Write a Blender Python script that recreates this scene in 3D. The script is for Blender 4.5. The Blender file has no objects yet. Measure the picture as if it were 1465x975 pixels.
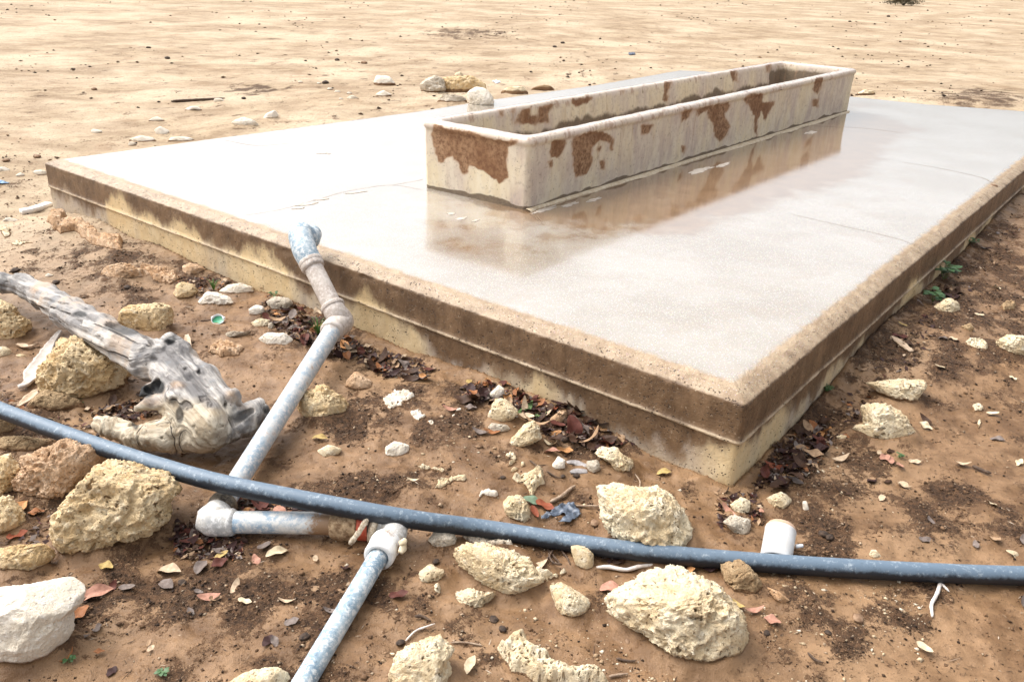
import bpy, bmesh, math, random
import numpy as np
from mathutils import Matrix, Vector

random.seed(7)
RNG = np.random.default_rng(11)
SC = bpy.context.scene
COL = SC.collection

# ---------------------------------------------------------------- camera
F, PITCH, ROLL, CAMH = 1240.6, 0.4236, 0.0386, 1.2      # focal length in photo pixels; height above the slab top
cP, sP, cR, sR = math.cos(PITCH), math.sin(PITCH), math.cos(ROLL), math.sin(ROLL)
FWD = np.array([0, cP, -sP]); UP0 = np.array([0, sP, cP]); RT0 = np.array([1.0, 0, 0])
RT = cR*RT0 + sR*UP0
UP = -sR*RT0 + cR*UP0
CAM = np.array([0, 0, CAMH])
cam_d = bpy.data.cameras.new('camera'); cam = bpy.data.objects.new('camera', cam_d); COL.objects.link(cam)
cam_d.sensor_width = 36; cam_d.lens = F/1465*36; cam_d.clip_start = 0.05; cam_d.clip_end = 2000
m = Matrix.Identity(4)
for i in range(3):
    m[i][0] = RT[i]; m[i][1] = UP[i]; m[i][2] = -FWD[i]; m[i][3] = CAM[i]
cam.matrix_world = m
SC.camera = cam

# ---------------------------------------------------------------- world, sun, exposure
SUN_EL, SUN_AZ = math.radians(55), math.radians(-68)    # azimuth from +Y towards +X : high on the left
w = bpy.data.worlds.new('World'); SC.world = w; w.use_nodes = True
nt = w.node_tree; nt.nodes.clear()
sky = nt.nodes.new('ShaderNodeTexSky'); sky.sky_type = 'NISHITA'; sky.sun_disc = False
sky.sun_elevation = SUN_EL; sky.sun_rotation = SUN_AZ; sky.air_density = 1.0; sky.dust_density = 6.0; sky.ozone_density = 1.0
hsv = nt.nodes.new('ShaderNodeHueSaturation'); hsv.inputs['Saturation'].default_value = 0.22
bg = nt.nodes.new('ShaderNodeBackground'); bg.inputs['Strength'].default_value = 0.15
wo = nt.nodes.new('ShaderNodeOutputWorld')
nt.links.new(sky.outputs[0], hsv.inputs['Color']); nt.links.new(hsv.outputs[0], bg.inputs['Color']); nt.links.new(bg.outputs[0], wo.inputs[0])
sd = bpy.data.lights.new('sun', 'SUN'); sd.energy = 0.8; sd.angle = math.radians(50); sd.color = (1, 0.96, 0.91)
so = bpy.data.objects.new('sun', sd); COL.objects.link(so)
sdir = Vector((math.sin(SUN_AZ)*math.cos(SUN_EL), math.cos(SUN_AZ)*math.cos(SUN_EL), math.sin(SUN_EL)))
so.rotation_euler = sdir.to_track_quat('Z', 'Y').to_euler()
SC.view_settings.view_transform = 'Standard'; SC.view_settings.look = 'None'
SC.view_settings.gamma = 1; SC.view_settings.exposure = 1.13
SC.render.engine = 'CYCLES'
SC.cycles.use_denoising = True; SC.cycles.max_bounces = 6; SC.cycles.diffuse_bounces = 3; SC.cycles.glossy_bounces = 3

# ---------------------------------------------------------------- photograph pixel <-> world
def ray(px, py):
    return FWD + RT*((px-732.5)/F) - UP*((py-487.5)/F)
def at(px, py, z):
    d = ray(px, py); return CAM + d*((z-CAMH)/d[2])
def at_depth(px, py, t):
    return CAM + ray(px, py)*t
def depth(p): return float(np.dot(np.asarray(p)-CAM, FWD))
def to_px(P):
    q = np.asarray(P)-CAM; t = q@FWD
    return 732.5+F*(q@RT)/t, 487.5-F*(q@UP)/t
TILE = {i: ([0, 490, 975][i % 3], [0, 325, 650][i//3], 1465/490) for i in range(9)}
TILE['blk'] = (0, 560, 3.75); TILE['drw'] = (0, 380, 4.875); TILE['mid'] = (120, 340, 4.883)
TILE['ctr'] = (600, 540, 4.31); TILE['rgt'] = (1130, 360, 3.048); TILE['bhd'] = (590, 90, 5.426)
TILE['rsr'] = (380, 310, 4.64); TILE['end'] = (590, 150, 5.733); TILE['top'] = (590, 80, 3.117)
TILE['brl'] = (120, 460, 5.13); TILE['elb'] = (280, 600, 4.875); TILE['cpl'] = (400, 700, 4.875); TILE['px'] = (0, 0, 1)
TILE['cup'] = (940, 660, 4.0615); TILE['lft'] = (0, 220, 4.878); TILE['far'] = (120, 90, 4.069)
def K(t, pts):
    x0, y0, s = TILE[t]; return [(x0+x/s, y0+y/s) for x, y in pts]

# ---------------------------------------------------------------- noise
def _hash(ix, iy, iz, seed):
    h = (ix.astype(np.int64)*374761393 + iy.astype(np.int64)*668265263 + iz.astype(np.int64)*2147483647 + seed*974711) & 0xffffffff
    h = ((h ^ (h >> 13))*1274126177) & 0xffffffff
    return (h ^ (h >> 16)) & 0xffffffff
_G = RNG.normal(size=(256, 3)); _G /= np.linalg.norm(_G, axis=1)[:, None]
def perlin(P, seed=0):
    P = np.asarray(P, float); i = np.floor(P).astype(np.int64); f = P-i
    u = f*f*f*(f*(f*6-15)+10); out = 0
    for dx in (0, 1):
        for dy in (0, 1):
            for dz in (0, 1):
                g = _G[_hash(i[:, 0]+dx, i[:, 1]+dy, i[:, 2]+dz, seed) & 255]
                d = g[:, 0]*(f[:, 0]-dx)+g[:, 1]*(f[:, 1]-dy)+g[:, 2]*(f[:, 2]-dz)
                wgt = (u[:, 0] if dx else 1-u[:, 0])*(u[:, 1] if dy else 1-u[:, 1])*(u[:, 2] if dz else 1-u[:, 2])
                out = out + d*wgt
    return out*1.6
def fbm(P, freq, octs=4, seed=0, gain=.5):
    P = np.asarray(P, float)*freq; a = 1; s = 0; n = 0
    for k in range(octs):
        s = s+a*perlin(P, seed+k); n += a; a *= gain; P = P*2.03+17.3
    return s/n
def sstep(a, b, x):
    t = np.clip((x-a)/(b-a), 0, 1); return t*t*(3-2*t)
def inpoly(x, y, poly):
    x = np.asarray(x); y = np.asarray(y); c = np.zeros(x.shape, bool); n = len(poly)
    for i in range(n):
        x1, y1 = poly[i]; x2, y2 = poly[(i+1) % n]
        if y1 == y2: continue
        c ^= ((y1 > y) != (y2 > y)) & (x < (x2-x1)*(y-y1)/(y2-y1)+x1)
    return c
def dist_poly(x, y, poly, closed=True):
    d = np.full(np.shape(x), 1e9); n = len(poly)
    for i in range(n if closed else n-1):
        x1, y1 = poly[i]; x2, y2 = poly[(i+1) % n]
        dx, dy = x2-x1, y2-y1; t = np.clip(((x-x1)*dx+(y-y1)*dy)/(dx*dx+dy*dy+1e-12), 0, 1)
        d = np.minimum(d, np.hypot(x-x1-t*dx, y-y1-t*dy))
    return d

# ---------------------------------------------------------------- ground height
GP = np.array([(.70, 2.25, -.335), (.03, 2.70, -.262), (-2.85, 4.95, -.300), (3.4, 5.7, -.195), (1.65, 3.4, -.225), (-.8, 3.4, -.285),
               (0, 1.5, -.36), (-1.2, 1.5, -.365), (1.3, 1.6, -.35), (-2.2, 3, -.345), (-1.3, 2.5, -.345), (3.2, 3.2, -.27), (2, 2.4, -.32), (0, 0, -.37), (-1.6, 3.9, -.30), (5.2, 7.0, -.15),
               (-1.6, 7.3, -.15), (-.3, 8.3, -.11), (1.5, 11, -.09), (5, 9.2, -.08), (-4, 6.6, -.24), (-6, 8, -.22), (0, 20, -.08), (-12, 20, -.12), (20, 30, -.05), (0, 60, 0), (30, 10, -.1), (-20, 0, -.3), (20, 0, -.3), (0, -20, -.37), (60, 60, 0), (-60, 60, -.1)])
def g_base(x, y):
    x = np.asarray(x, float); y = np.asarray(y, float); s = 0; n = 0
    for gx, gy, gz in GP:
        wv = 1/(((x-gx)**2+(y-gy)**2)**1.25+.03); s = s+wv*gz; n = n+wv
    return s/n
CRUMB = [(150, 372, 95, 26), (520, 598, 60, 38), (640, 615, 55, 30), (300, 860, 190, 85), (120, 880, 70, 60), (230, 800, 90, 40), (500, 705, 90, 22),
         (575, 850, 45, 50), (440, 470, 60, 35), (1190, 610, 70, 60), (1390, 430, 110, 120), (1250, 500, 80, 50), (1180, 770, 70, 55), (1190, 885, 90, 50), (1370, 730, 110, 40),
         (360, 128, 34, 7), (670, 48, 60, 7), (1400, 140, 60, 14), (900, 790, 55, 18), (820, 640, 70, 28), (1180, 680, 80, 40), (640, 570, 90, 22), (30, 640, 60, 60),
         (60, 700, 60, 60), (390, 960, 120, 30), (1290, 870, 60, 40), (210, 420, 40, 18), (300, 400, 60, 20)]
def crumb_mask(x, y, z):
    P = np.stack([x, y, z], 1); px, py = to_px(P); ok = (P-CAM)@FWD > .3
    mk = np.zeros(len(x))
    for cx, cy, rx, ry in CRUMB:
        d = np.hypot((px-cx)/rx, (py-cy)/ry); mk = np.maximum(mk, np.clip(1.5-d, 0, .85))
    mk = np.where(ok, mk, .3)
    Q = np.stack([x, y, 0*x], 1)
    n = fbm(Q, 6, 5, 3, .62); n2 = fbm(Q, 1.2, 2, 9)
    near = sstep(9, 4, y)
    return np.clip(mk*.95+n*2.0-.24+.25*(n2+.1)*near, 0, 1)
SLAB_POLY = []
def ground_z(x, y, detail=True):
    sh = np.shape(x); x = np.ravel(np.asarray(x, float)); y = np.ravel(np.asarray(y, float))
    z = g_base(x, y); Q = np.stack([x, y, 0*x], 1)
    z = z+.022*fbm(Q, 1.6, 3, 1)+.25*sstep(15, 60, np.hypot(x, y))*fbm(Q, .05, 2, 5)
    z = z+.016*fbm(Q, 7, 3, 2)*sstep(9, 4.5, y)
    # soil banked up behind the far edge of the slab, on the right
    z = z+.05*np.exp(-((x-4.6)**2/1.2+(y-9.3)**2/.25))
    # mud bank by the far left corner
    z = z+.05*np.exp(-((x+2.45)**2/.12+(y-4.55)**2/.05))+.045*np.exp(-((x+2.0)**2/.12+(y-4.2)**2/.03))
    if detail:
        mk = crumb_mask(x, y, z); near = sstep(16, 5, y)
        z = z+near*(.0075*fbm(Q, 24, 3, 4)+.016*mk*np.abs(fbm(Q, 40, 3, 6)))
    return z.reshape(sh) if sh else float(z[0])
_GG = {}
def ground_smooth(x, y):
    """the same ground without its fine grain, read from a table close to the platform"""
    if not _GG:
        gx = np.arange(-4.5, 6.5, .02); gy = np.arange(.6, 9.6, .02); X, Y = np.meshgrid(gx, gy); _GG['z'] = ground_z(X.ravel(), Y.ravel(), False).reshape(X.shape)
    sh = np.shape(x); x = np.ravel(np.asarray(x, float)); y = np.ravel(np.asarray(y, float)); Z = _GG['z']
    u = (x+4.5)/.02; v = (y-.6)/.02; ok = (u >= 0) & (v >= 0) & (u < Z.shape[1]-1.01) & (v < Z.shape[0]-1.01); out = np.zeros(len(x))
    i = np.clip(u.astype(int), 0, Z.shape[1]-2); j = np.clip(v.astype(int), 0, Z.shape[0]-2); a, b = u-i, v-j
    out = (Z[j, i]*(1-a)+Z[j, i+1]*a)*(1-b)+(Z[j+1, i]*(1-a)+Z[j+1, i+1]*a)*b
    if (~ok).any(): out[~ok] = ground_z(x[~ok], y[~ok], False)
    return out.reshape(sh) if sh else float(out[0])
def gat(px, py, dz=0.0):
    z = -.3
    for _ in range(9):
        p = at(px, py, z+dz); zn = ground_smooth(p[0], p[1]); z = z+.8*(zn-z)
    return at(px, py, z+dz)

# ---------------------------------------------------------------- mesh helpers
def mesh_obj(name, V, Fc, mat=None, parent=None, smooth=True, attrs=None, sharp=None):
    me = bpy.data.meshes.new(name)
    V = np.asarray(V, np.float32)
    if isinstance(Fc, np.ndarray):
        n, k = Fc.shape
        me.vertices.add(len(V)); me.vertices.foreach_set('co', V.ravel())
        me.loops.add(n*k); me.loops.foreach_set('vertex_index', Fc.astype(np.int32).ravel())
        me.polygons.add(n); me.polygons.foreach_set('loop_start', (np.arange(n)*k).astype(np.int32))
        try: me.polygons.foreach_set('loop_total', np.full(n, k, np.int32))
        except Exception: pass
        me.update(calc_edges=True)
    else:
        me.from_pydata(V.tolist(), [], [list(f) for f in Fc]); me.update()
    if smooth: me.polygons.foreach_set('use_smooth', np.ones(len(me.polygons), bool))
    for nm, a in (attrs or {}).items():
        a = np.asarray(a, np.float32)
        if a.ndim == 1:
            at_ = me.attributes.new(nm, 'FLOAT', 'POINT'); at_.data.foreach_set('value', a)
        elif a.shape[1] == 3:
            at_ = me.attributes.new(nm, 'FLOAT_VECTOR', 'POINT'); at_.data.foreach_set('vector', a.ravel())
        else:
            at_ = me.attributes.new(nm, 'FLOAT_COLOR', 'POINT'); at_.data.foreach_set('color', a.ravel())
    if mat: me.materials.append(mat)
    ob = bpy.data.objects.new(name, me); COL.objects.link(ob)
    if parent: ob.parent = parent
    return ob
def tag(o, label=None, cat=None, group=None, kind=None):
    if label: o['label'] = label
    if cat: o['category'] = cat
    if group: o['group'] = group
    if kind: o['kind'] = kind
    return o
def empty(name, loc=(0, 0, 0)):
    o = bpy.data.objects.new(name, None); COL.objects.link(o); o.location = [float(v) for v in loc]; o.empty_display_size = .05
    return o
def child_local(ob, root):
    """mesh data is in world coordinates: shift it so the empty can sit at the thing's base"""
    ob.parent = root
    ob.data.transform(Matrix.Translation(-root.location))
    return ob
def recenter(ob, c=None):
    n = len(ob.data.vertices); a = np.empty(n*3, np.float32); ob.data.vertices.foreach_get('co', a); a = a.reshape(-1, 3)
    if c is None: c = [(a[:, 0].min()+a[:, 0].max())/2, (a[:, 1].min()+a[:, 1].max())/2, a[:, 2].min()]
    c = Vector([float(v) for v in c]); ob.data.transform(Matrix.Translation(-c)); ob.location = c
    return ob
def grid_faces(nr, nc, wrap=False):
    r = np.arange(nr-1)[:, None]; c = np.arange(nc if wrap else nc-1)[None, :]; c2 = (c+1) % nc
    return np.stack([r*nc+c, r*nc+c2, (r+1)*nc+c2, (r+1)*nc+c], -1).reshape(-1, 4)
def catmull(pts, step):
    P = [np.asarray(p, float) for p in pts]; P = [2*P[0]-P[1]]+P+[2*P[-1]-P[-2]]; out = []
    for i in range(1, len(P)-2):
        n = max(2, int(np.linalg.norm(P[i+1][:3]-P[i][:3])/step))
        for k in range(n):
            t = k/n
            out.append(.5*((2*P[i])+(-P[i-1]+P[i+1])*t+(2*P[i-1]-5*P[i]+4*P[i+1]-P[i+2])*t*t+(-P[i-1]+3*P[i]-3*P[i+1]+P[i+2])*t**3))
    out.append(P[-2]); return np.array(out)
def tube_mesh(path, rad, seg=24, cap=True, noise=0, nf=30, seed=0, bore=None):
    """path (n,3); rad scalar or (n,); returns V, faces"""
    path = np.asarray(path, float); n = len(path); rad = np.broadcast_to(np.asarray(rad, float), (n,))
    T = np.gradient(path, axis=0); T /= np.linalg.norm(T, axis=1)[:, None]+1e-12
    up = np.array([0, 0, 1.0]) if abs(T[0][2]) < .9 else np.array([1.0, 0, 0]); V = []
    nrm = up-T[0]*np.dot(up, T[0]); nrm /= np.linalg.norm(nrm)
    a = np.linspace(0, 2*np.pi, seg, endpoint=False)
    for i in range(n):
        nrm = nrm-T[i]*np.dot(nrm, T[i]); nrm /= np.linalg.norm(nrm); b = np.cross(T[i], nrm)
        V.append(path[i]+rad[i]*(np.cos(a)[:, None]*nrm+np.sin(a)[:, None]*b))
    V = np.concatenate(V)
    if noise:
        c = np.repeat(path, seg, 0); d = V-c; L = np.linalg.norm(d, axis=1)[:, None]+1e-9
        V = V+d/L*(noise*fbm(V, nf, 3, seed))[:, None]
    Fc = [list(f) for f in grid_faces(n, seg, True)]
    if bore:                                       # open end with a visible wall thickness
        for end, i in ((0, 0), (1, n-1)):
            base = i*seg; c = path[i]; k0 = len(V)
            ring = c+(V[base:base+seg]-c)*bore; deep = ring+T[i]*(rad[i]*1.6)*(1 if end == 0 else -1)
            V = np.concatenate([V, ring, deep])
            for j in range(seg):
                j2 = (j+1) % seg
                q = [base+j, base+j2, k0+j2, k0+j]; q2 = [k0+j, k0+j2, k0+seg+j2, k0+seg+j]
                Fc += [q[::-1], q2[::-1]] if end == 0 else [q, q2]
            Fc.append([k0+seg+j for j in range(seg)])
    elif cap:
        Fc.append(list(range(seg))[::-1]); Fc.append([(n-1)*seg+j for j in range(seg)])
    return V, Fc

# ---------------------------------------------------------------- materials
class NT:
    def __init__(s, name):
        s.m = bpy.data.materials.new(name); s.m.use_nodes = True; s.t = s.m.node_tree; s.n = s.t.nodes; s.n.clear()
        s.out = s.n.new('ShaderNodeOutputMaterial'); s.b = s.n.new('ShaderNodeBsdfPrincipled'); s.t.links.new(s.b.outputs[0], s.out.inputs[0])
        s.co = None
    def link(s, a, b): s.t.links.new(a, b)
    def put(s, sock, v):
        if isinstance(v, bpy.types.NodeSocket): s.link(v, sock)
        elif v is not None:
            if hasattr(sock.default_value, '__len__') and len(sock.default_value) == 4 and len(v) == 3: v = (*v, 1)
            sock.default_value = v
    def coord(s, scale=None, rot=None, loc=None, world=True):
        if world:
            n = s.n.new('ShaderNodeNewGeometry'); o = n.outputs['Position']
        else:
            n = s.n.new('ShaderNodeTexCoord'); o = n.outputs['Object']
        if scale or rot or loc:
            mp = s.n.new('ShaderNodeMapping'); s.link(o, mp.inputs[0])
            if scale: mp.inputs['Scale'].default_value = scale
            if rot: mp.inputs['Rotation'].default_value = rot
            if loc: mp.inputs['Location'].default_value = loc
            o = mp.outputs[0]
        return o
    def noise(s, sc, det=4, rough=.55, co=None, dist=0, col=False):
        n = s.n.new('ShaderNodeTexNoise'); n.inputs['Scale'].default_value = sc; n.inputs['Detail'].default_value = det
        n.inputs['Roughness'].default_value = rough; n.inputs['Distortion'].default_value = dist
        s.link(co if co is not None else s.coord(), n.inputs['Vector']); return n.outputs[1 if col else 0]
    def voro(s, sc, co=None, feat='F1', out=0, rnd=1):
        n = s.n.new('ShaderNodeTexVoronoi'); n.feature = feat; n.inputs['Scale'].default_value = sc; n.inputs['Randomness'].default_value = rnd
        s.link(co if co is not None else s.coord(), n.inputs['Vector']); return n.outputs[out]
    def ramp(s, v, a, b, lo=0., hi=1., smooth=True):
        n = s.n.new('ShaderNodeMapRange'); n.interpolation_type = 'SMOOTHSTEP' if smooth else 'LINEAR'
        s.put(n.inputs[0], v); s.put(n.inputs[1], a); s.put(n.inputs[2], b); n.inputs[3].default_value = lo; n.inputs[4].default_value = hi
        return n.outputs[0]
    def math(s, op, a, b=0., c=0.):
        n = s.n.new('ShaderNodeMath'); n.operation = op; s.put(n.inputs[0], a); s.put(n.inputs[1], b); s.put(n.inputs[2], c); return n.outputs[0]
    def mix(s, f, a, b, mode='MIX'):
        n = s.n.new('ShaderNodeMix'); n.data_type = 'RGBA'; n.blend_type = mode; n.clamp_factor = True
        s.put(n.inputs[0], f); s.put(n.inputs[6], a); s.put(n.inputs[7], b); return n.outputs[2]
    def attr(s, name, out='Fac'):
        n = s.n.new('ShaderNodeAttribute'); n.attribute_name = name; return n.outputs[out]
    def geo(s, out): n = s.n.new('ShaderNodeNewGeometry'); return n.outputs[out]
    def sep(s, v, i): n = s.n.new('ShaderNodeSeparateXYZ'); s.link(v, n.inputs[0]); return n.outputs[i]
    def bump(s, h, dist, strength=1., nrm=None):
        n = s.n.new('ShaderNodeBump'); n.inputs['Distance'].default_value = dist; s.put(n.inputs['Strength'], strength); s.link(h, n.inputs['Height'])
        if nrm is not None: s.link(nrm, n.inputs['Normal'])
        return n.outputs[0]
    def fin(s, col=None, rough=.7, nrm=None, spec=.5, metal=0, coat=None, coat_r=.1, coat_ior=1.5):
        s.put(s.b.inputs['Base Color'], col); s.put(s.b.inputs['Roughness'], rough); s.put(s.b.inputs['Specular IOR Level'], spec); s.put(s.b.inputs['Metallic'], metal)
        if nrm is not None: s.link(nrm, s.b.inputs['Normal'])
        if coat is not None:
            s.put(s.b.inputs['Coat Weight'], coat); s.b.inputs['Coat Roughness'].default_value = coat_r; s.b.inputs['Coat IOR'].default_value = coat_ior
        return s.m

def nf_(s): return s.noise(18, 6, .8)
def mat_ground():
    s = NT('mud_and_sand'); p = s.coord(); cr = s.attr('crumb'); far = s.attr('far')
    n1 = s.noise(1.3, 5, .6); n2 = s.noise(9, 6, .65); n3 = s.noise(60, 5, .7); n4 = s.noise(260, 4, .7)
    wet = s.mix(s.ramp(n2, .35, .68), (.125, .065, .028), (.26, .153, .078))
    wet = s.mix(s.ramp(n1, .45, .7, 0, .7), wet, (.34, .212, .115))
    stm = s.noise(3.2, 6, .7, s.coord(scale=(.8, 1.1, 1)))
    dry = s.mix(s.ramp(stm, .38, .66), (.25, .175, .105), (.41, .315, .205))
    dry = s.mix(s.ramp(s.noise(.7, 5, .65, s.coord(scale=(1, 1.1, 1))), .40, .66), dry, (.47, .375, .26)); brk = s.noise(2.2, 6, .7, s.coord(scale=(.9, 1.1, 1))); dry = s.mix(s.ramp(brk, .54, .66, 0, .55), dry, (.27, .175, .10)); dry = s.mix(s.ramp(n3, .56, .66, 0, .65), dry, (.19, .12, .075)); dry = s.mix(s.ramp(nf_(s), .55, .7, 0, .6), dry, (.20, .125, .08))
    dry = s.mix(s.ramp(s.noise(40, 4, .7, s.coord(scale=(.6, 1.5, 1))), .60, .68, 0, .45), dry, (.22, .13, .07))
    base = s.mix(far, wet, dry)
    dark = s.mix(s.ramp(n3, .4, .62), (.035, .018, .010), (.13, .068, .034))
    nq = s.noise(22, 5, .7); m1 = s.math('ADD', s.math('ADD', cr, .10), s.math('MULTIPLY', s.math('SUBTRACT', n3, .5), 2.4)); m1 = s.math('ADD', m1, s.math('MULTIPLY', s.math('SUBTRACT', n4, .5), 1.6)); m1 = s.math('ADD', m1, s.math('MULTIPLY', s.math('SUBTRACT', nq, .5), 1.4))
    col = s.mix(s.ramp(m1, .38, .62, 0, .9), base, dark); col = s.mix(s.ramp(n4, .60, .72, 0, .45), col, (.38, .25, .15)); col = s.mix(s.ramp(n4, .40, .30, 0, .5), col, (.07, .034, .016))
    sp = s.voro(190); spk = s.math('MULTIPLY', s.ramp(sp, .22, .12), s.ramp(s.noise(14, 3), .50, .62))
    col = s.mix(s.math('MULTIPLY', spk, .8), col, (.045, .022, .012))
    sp2 = s.voro(310); col = s.mix(s.math('MULTIPLY', s.ramp(sp2, .16, .1), s.ramp(s.noise(9, 3), .52, .7, 0, .7)), col, (.6, .47, .33))
    sp3 = s.voro(17, s.coord(scale=(1, 1.3, 1))); col = s.mix(s.math('MULTIPLY', far, s.ramp(sp3, .13, .07, 0, .85)), col, (.10, .06, .035))
    h = s.math('ADD', s.math('MULTIPLY', n3, .6), s.math('MULTIPLY', n4, .35)); h = s.math('ADD', h, s.math('MULTIPLY', n2, 1.2)); h = s.math('ADD', h, s.math('MULTIPLY', nq, 1.))
    st = s.ramp(m1, .2, .7, .35, 1.)
    nr = s.bump(h, .020, st)
    rg = s.mix(s.ramp(m1, .3, .7), (.42, .42, .42), (.8, .8, .8)); rg = s.mix(far, rg, (.85, .85, .85))
    return s.fin(col, rg, nr, .25)

def mat_slab_side():
    s = NT('cast_concrete_side'); z = s.sep(s.coord(), 2)
    nL = s.noise(2.2, 4, .6, s.coord(scale=(1, 1, .35))); nM = s.noise(14, 5, .65, s.coord(scale=(1, 1, .6))); nF = s.noise(120, 4, .7)
    pale = s.mix(s.ramp(nL, .4, .62), (.62, .46, .25), (.40, .33, .27)); pale = s.mix(s.ramp(nM, .35, .7, 0, .5), pale, (.70, .58, .38))
    dark = s.mix(s.ramp(nM, .3, .7), (.100, .057, .029), (.20, .122, .066))
    lim = s.math('ADD', z, s.math('MULTIPLY', s.math('SUBTRACT', nL, .5), .50)); lim = s.math('ADD', lim, s.math('MULTIPLY', s.math('SUBTRACT', nM, .5), .20)); lim = s.math('ADD', lim, s.ramp(s.sep(s.coord(), 0), -1.6, .1, -.015, .055))
    col = s.mix(s.ramp(lim, -.20, -.12), pale, dark)
    top = s.mix(s.ramp(nM, .3, .7), (.235, .16, .095), (.37, .275, .18))
    col = s.mix(s.ramp(s.math('ADD', z, s.math('MULTIPLY', s.math('SUBTRACT', nM, .5), .012)), -.031, -.024), col, top); ldg = s.math('MULTIPLY', s.ramp(z, -.1655, -.162), s.ramp(z, -.148, -.156)); col = s.mix(s.math('MULTIPLY', ldg, s.ramp(nM, .35, .6, .25, .8)), col, (.58, .46, .32))
    foot = s.math('ADD', z, s.math('MULTIPLY', nM, .12)); col = s.mix(s.ramp(foot, -.235, -.275, 0, .75), col, (.52, .34, .17))
    v = s.voro(95, s.coord(scale=(1, 1, 1.2))); k = s.noise(40, 2); pit = s.math('MULTIPLY', s.ramp(v, .30, .16), s.ramp(k, .50, .60))
    v2 = s.voro(33); pit2 = s.math('MULTIPLY', s.ramp(v2, .15, .09), s.ramp(k, .5, .56)); pit = s.math('MAXIMUM', pit, pit2)
    col = s.mix(s.math('MULTIPLY', pit, .8), col, (.05, .03, .018))
    ag = s.voro(140, out=1); agm = s.math('MULTIPLY', s.ramp(z, -.03, -.012), s.ramp(s.voro(140), .32, .2)); col = s.mix(s.math('MULTIPLY', agm, .35), col, s.mix(.6, ag, (.75, .66, .55)))
    h = s.math('SUBTRACT', s.math('ADD', s.math('MULTIPLY', nF, .35), s.math('MULTIPLY', nM, .8)), s.math('MULTIPLY', pit, 1.3))
    sp_ = s.noise(75, 5, .8); col = s.mix(s.ramp(sp_, .58, .70, 0, .5), col, (.55, .44, .31)); col = s.mix(s.ramp(sp_, .42, .32, 0, .6), col, (.10, .06, .035)); return s.fin(col, s.ramp(lim, -.2, -.13, .85, .5), s.bump(h, .007, 1.), .4)

def mat_slab_top():
    s = NT('wet_concrete_top'); e = s.attr('edge')
    p = s.coord(rot=(0, 0, .6531), loc=(0, 0, 0))
    nL = s.noise(1.6, 4, .6); nM = s.noise(11, 5, .65); nF = s.noise(180, 4, .7)
    col = s.mix(s.ramp(nL, .38, .64), (.275, .238, .188), (.355, .322, .275)); col = s.mix(s.ramp(nM, .35, .7, 0, .4), col, (.32, .255, .19))
    ag = s.voro(150); agc = s.voro(150, out=1)
    col = s.mix(s.ramp(ag, .36, .22, 0, .6), col, s.mix(.7, agc, (.62, .57, .51)))
    v = s.voro(75); pit = s.math('MULTIPLY', s.ramp(v, .18, .1), s.ramp(s.noise(25, 2), .5, .6)); col = s.mix(s.math('MULTIPLY', pit, .7), col, (.10, .06, .035))
    # distance to the trough footprint (world), where water stands
    x = s.sep(s.coord(), 0); y = s.sep(s.coord(), 1)
    sa, ca = math.sin(.6531), math.cos(.6531)
    u = s.math('ADD', s.math('MULTIPLY', s.math('SUBTRACT', x, WC[0]), sa), s.math('MULTIPLY', s.math('SUBTRACT', y, WC[1]), ca))
    vv = s.math('ADD', s.math('MULTIPLY', s.math('SUBTRACT', x, WC[0]), ca), s.math('MULTIPLY', s.math('SUBTRACT', y, WC[1]), -sa))
    d = s.math('SQRT', s.math('ADD', s.math('POWER', s.math('DIVIDE', u, 2.75), 2.), s.math('POWER', s.math('DIVIDE', s.math('ADD', vv, -.35), .95), 2.)))
    d = s.math('ADD', d, s.math('MULTIPLY', s.math('SUBTRACT', nL, .5), .9)); d = s.math('ADD', d, s.math('MULTIPLY', s.math('SUBTRACT', nM, .5), .22)); wet = s.ramp(d, 1.04, .84)
    col = s.mix(s.math('MULTIPLY', wet, .85), col, s.mix(s.ramp(nM, .3, .7), (.17, .092, .040), (.26, .155, .078)))
    em = s.math('ADD', e, s.math('MULTIPLY', s.math('SUBTRACT', nM, .5), .9)); em = s.ramp(em, .25, .75)
    top = s.mix(s.ramp(nM, .3, .7), (.235, .16, .095), (.37, .275, .18)); top = s.mix(s.math('MULTIPLY', pit, .8), top, (.05, .03, .018))
    top = s.mix(s.ramp(ag, .3, .2, 0, .3), top, s.mix(.6, agc, (.7, .62, .52))); dsp = s.noise(130, 5, .8); col = s.mix(s.ramp(dsp, .42, .30, 0, .7), col, (.16, .12, .085)); col = s.mix(s.ramp(s.noise(3.1, 6, .75), .54, .66, 0, .35), col, (.30, .22, .15))
    col = s.mix(em, col, top)
    rg = s.math('ADD', s.ramp(wet, 0, 1, .17, .07, False), s.math('MULTIPLY', s.math('SUBTRACT', nM, .5), .08)); rg = s.math('MAXIMUM', rg, .03)
    rgm = s.n.new('ShaderNodeMix'); rgm.data_type = 'FLOAT'; s.put(rgm.inputs[0], em); s.put(rgm.inputs[2], rg); rgm.inputs[3].default_value = .65
    h = s.math('SUBTRACT', s.math('MULTIPLY', nF, .4), s.math('MULTIPLY', pit, .8)); h = s.math('ADD', h, s.math('MULTIPLY', ag, .35))
    stn = s.math('ADD', s.ramp(wet, 0, 1, .16, .02, False), s.math('MULTIPLY', em, .6))
    nr = s.bump(h, .004, stn); nr = s.bump(s.noise(7, 3), .01, .05, nr)
    return s.fin(col, rgm.outputs[0], nr, .5, coat=s.math('SUBTRACT', 1., em), coat_r=.09, coat_ior=1.65)

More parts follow.
